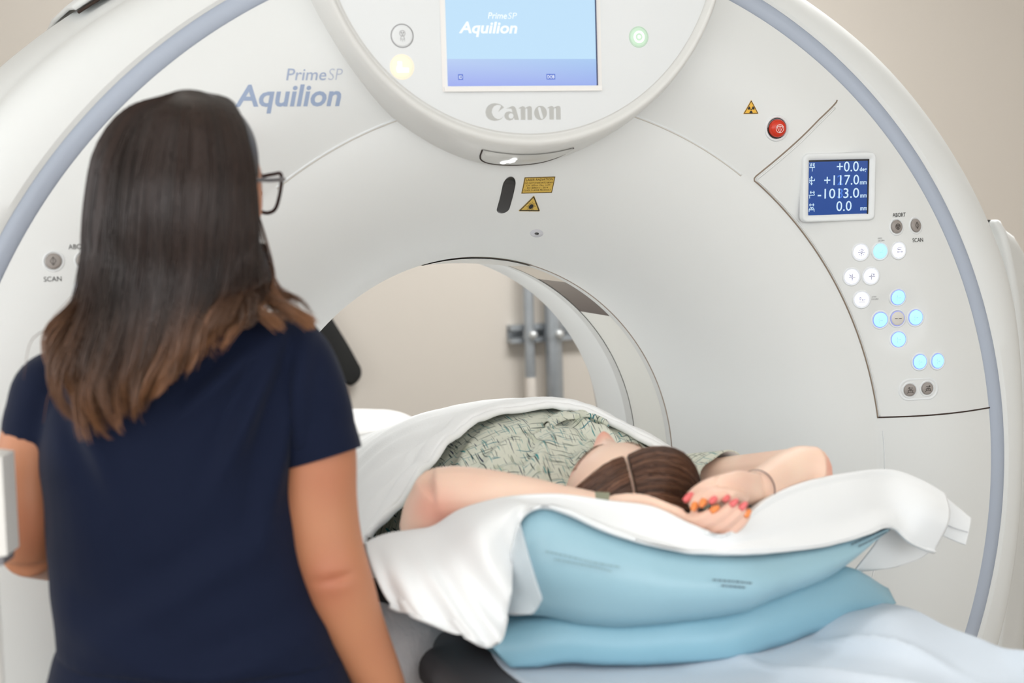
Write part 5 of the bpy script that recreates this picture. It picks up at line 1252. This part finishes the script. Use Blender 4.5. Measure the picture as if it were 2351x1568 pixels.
# long hair: guide locks from the parting over the head and down the back
GD = A([
    [(400, 219, -.02), (300, 255, 0), (238, 340, 0), (212, 470, 0), (203, 590, -.01), (190, 690, -.03), (150, 735, -.06), (122, 775, -.075), (135, 850, -.09), (165, 925, -.10)],
    [(408, 216, -.04), (325, 262, -.06), (282, 370, -.085), (265, 500, -.095), (258, 620, -.09), (235, 740, -.105), (200, 840, -.118), (185, 900, -.122), (200, 955, -.127), (230, 1005, -.127)],
    [(415, 214, -.05), (385, 262, -.100), (362, 380, -.130), (348, 500, -.135), (342, 620, -.125), (325, 740, -.128), (300, 840, -.132), (285, 900, -.134), (290, 960, -.134), (305, 1002, -.134)],
    [(425, 213, -.05), (440, 262, -.105), (440, 380, -.135), (432, 500, -.14), (425, 620, -.130), (410, 720, -.132), (395, 800, -.137), (375, 850, -.138), (360, 890, -.138), (345, 915, -.138)],
    [(435, 213, -.045), (495, 257, -.085), (520, 370, -.115), (515, 500, -.12), (505, 610, -.115), (490, 690, -.118), (470, 740, -.127), (455, 790, -.132), (440, 825, -.132), (425, 850, -.132)],
    [(445, 214, -.03), (535, 262, -.04), (562, 370, -.060), (572, 480, -.065), (575, 590, -.06), (590, 665, -.075), (580, 700, -.105), (545, 730, -.118), (520, 755, -.122), (500, 775, -.122)],
    [(452, 215, 0), (524, 238, 0), (549, 300, .01), (568, 390, .02), (573, 480, .01), (582, 560, 0), (606, 630, -.02), (635, 682, -.055), (680, 708, -.06), (712, 736, -.055)]], float)
GW = A([[at(x, y, 2.145+d) for x, y, d in g_] for g_ in GD])          # (7,10,3)
nsg, ntg = 90, 60
GG = cr(np.stack([cr(g_, ntg) for g_ in GW]), nsg)                    # (s,t,3)
def gpt(s, t):
    a = np.clip(s, 0, 1)*(nsg-1); b = np.clip(t, 0, 1)*(ntg-1); i = np.minimum(a.astype(int), nsg-2); j = np.minimum(b.astype(int), ntg-2)
    u = (a-i)[:, None]; v = (b-j)[:, None]
    return (GG[i, j]*(1-v)+GG[i, j+1]*v)*(1-u)+(GG[i+1, j]*(1-v)+GG[i+1, j+1]*v)*u
gn = np.gradient(GG, axis=0); gt = np.gradient(GG, axis=1); GN = nrm(np.cross(gn, gt)); GN *= np.sign((GN@(-cf)))[..., None]
def gnm(s, t):
    i = np.clip((s*(nsg-1)).round().astype(int), 0, nsg-1); j = np.clip((t*(ntg-1)).round().astype(int), 0, ntg-1); return GN[i, j]
root_c, mid_c, tip_c = A(sc(50, 34, 28)), A(sc(43, 29, 24)), A(sc(138, 94, 62))
def hair_col(t, v): 
    a = (np.clip((t-0.50)/0.5, 0, 1)**1.2)[:, None]; return (mid_c*(1-a)+tip_c*a)*v
ps = []; cols = []
base = GG[:, :int(ntg*0.66)]+cf*0.014
V, Fc = solid(base, 0.012, None); ps.append((V, Fc)); cols.append(np.tile(mid_c*0.7, (len(V), 1)))
# front hair framing the face on the far side, and the crown cap over the skull
capL = []
for al in np.radians(np.linspace(62, 200, 40)):
    for_row = []
    for be in np.radians(np.linspace(-84, 84, 40)):
        for_row.append(HT.w([0.080*math.sin(be), 0.101*math.cos(be)*math.cos(al), 0.124*math.cos(be)*math.sin(al)]))
    capL.append(for_row)
V, Fc = solid(A(capL), 0.001, None); ps.append((V, Fc)); cols.append(np.tile(mid_c*0.8, (len(V), 1)))
nl = 120
lock_s = rng.random(nl); lock_ph = rng.random(nl)*6.28; lock_am = rng.normal(0, 1, nl); lock_end = 0.72+0.28*rng.random(nl)**0.8; lock_v = 0.55+0.85*rng.random(nl)
tv = np.linspace(0, 1, 26)
for k in range(5200):
    L_ = int(rng.integers(nl)); sp_ = rng.normal(0, 0.018)
    e = lock_end[L_]*(0.74+0.30*rng.random()**0.55); t = tv*min(e, 1.0)
    conv = 1-0.72*np.clip((t-0.5)/0.5, 0, 1)
    s = lock_s[L_]+sp_*conv+0.016*lock_am[L_]*np.sin(t*6+lock_ph[L_])*np.clip(t*1.5, 0, 1)+0.012*rng.normal()*np.clip(t-0.6, 0, 1)*2
    s = np.clip(s, 0, 1)
    lift = (0.002+0.010*rng.random()*np.clip(t*4, 0.2, 1))+0.014*np.sin(t*8+lock_ph[L_])*np.clip(t-0.4, 0, 1)*2
    P = gpt(s, t)+gnm(s, t)*lift[:, None]
    if rng.random() < 0.03: P = P+np.outer(np.clip(t-0.25, 0, 1)*rng.normal(0, 0.02), rh)
    V, Fc = tube(P, np.interp(tv, [0, 0.8, 1], [0.0009, 0.0008, 0.0002]), 3, cap=False)
    ps.append((V, Fc)); cols.append(np.repeat(hair_col(t, lock_v[L_]*(0.85+0.3*rng.random())), 3, axis=0))
# loose strands by the cheek and the far shoulder
for pts, n in (([(588, 480, .02), (604, 540, .01), (618, 600, 0), (622, 640, -.01)], 10), ([(210, 600, -.01), (190, 660, -.02), (160, 705, -.04), (128, 745, -.06)], 50), ([(575, 600, -.05), (612, 680, -.08), (665, 712, -.09), (712, 742, -.085)], 320), ([(540, 620, -.09), (560, 690, -.11), (600, 720, -.115), (640, 748, -.11)], 90)):
    for k in range(n):
        o = rng.normal(0, 6, 2); P = cr(A([at(x+o[0]*(0.3+0.35*i), y+o[1]*(0.3+0.35*i), 2.145+d+rng.normal(0, 0.003)) for i, (x, y, d) in enumerate(pts)]), 14)
        V, Fc = tube(P, np.linspace(0.0008, 0.0003, 14), 3, cap=False); ps.append((V, Fc)); cols.append(np.repeat(hair_col(np.linspace(0.5, 1, 14), 0.8+0.5*rng.random()), 3, axis=0))
V, Fc = join(ps)
mesh('hair', V, Fc, M_hair, tec, cols=np.concatenate(cols), label='long dark brown hair lighter at the ends')
# white housing at the picture edge beside her elbow
bx = A([(-70, 1040), (4, 1050), (16, 1276), (-70, 1290)]); 
f0 = A([at(x, y, 1.98) for x, y in bx]); f1 = f0+fh*0.05
hs = thing('equipment_stand', 'white equipment housing cut off at the left picture edge beside the elbow', 'equipment', (float(f0[:, 0].mean()), float(f0[:, 1].mean()), 0.0))
mesh('housing', np.concatenate([f0, f1]), [(3, 2, 1, 0), (4, 5, 6, 7), (0, 1, 5, 4), (1, 2, 6, 5), (2, 3, 7, 6), (3, 0, 4, 7)], M_couch, hs, smooth=False)
bx2 = A([(-70, 1292), (9, 1278), (6, 1298), (-70, 1315)]); f0 = A([at(x, y, 1.982) for x, y in bx2]); f1 = f0+fh*0.045
mesh('lower_trim', np.concatenate([f0, f1]), [(3, 2, 1, 0), (4, 5, 6, 7), (0, 1, 5, 4), (1, 2, 6, 5), (2, 3, 7, 6), (3, 0, 4, 7)], mat('trim_grey', sc(120, 118, 122), 0.5), hs, smooth=False, label='grey lower trim')
pc_ = at(-40, 1300, 2.0)
mesh('pole', *tube(A([(pc_[0], pc_[1], 0.02), (pc_[0], pc_[1], pc_[2])]), 0.018, 14), M_couch, hs)
mesh('foot', *rings(A([(pc_[0], pc_[1], 0.0), (pc_[0], pc_[1], 0.02), (pc_[0], pc_[1], 0.03)]), A([[.16, 0, 0], [.16, 0, 0], [.05, 0, 0]]), A([[0, .16, 0], [0, .16, 0], [0, .05, 0]]), 24), M_couch, hs)
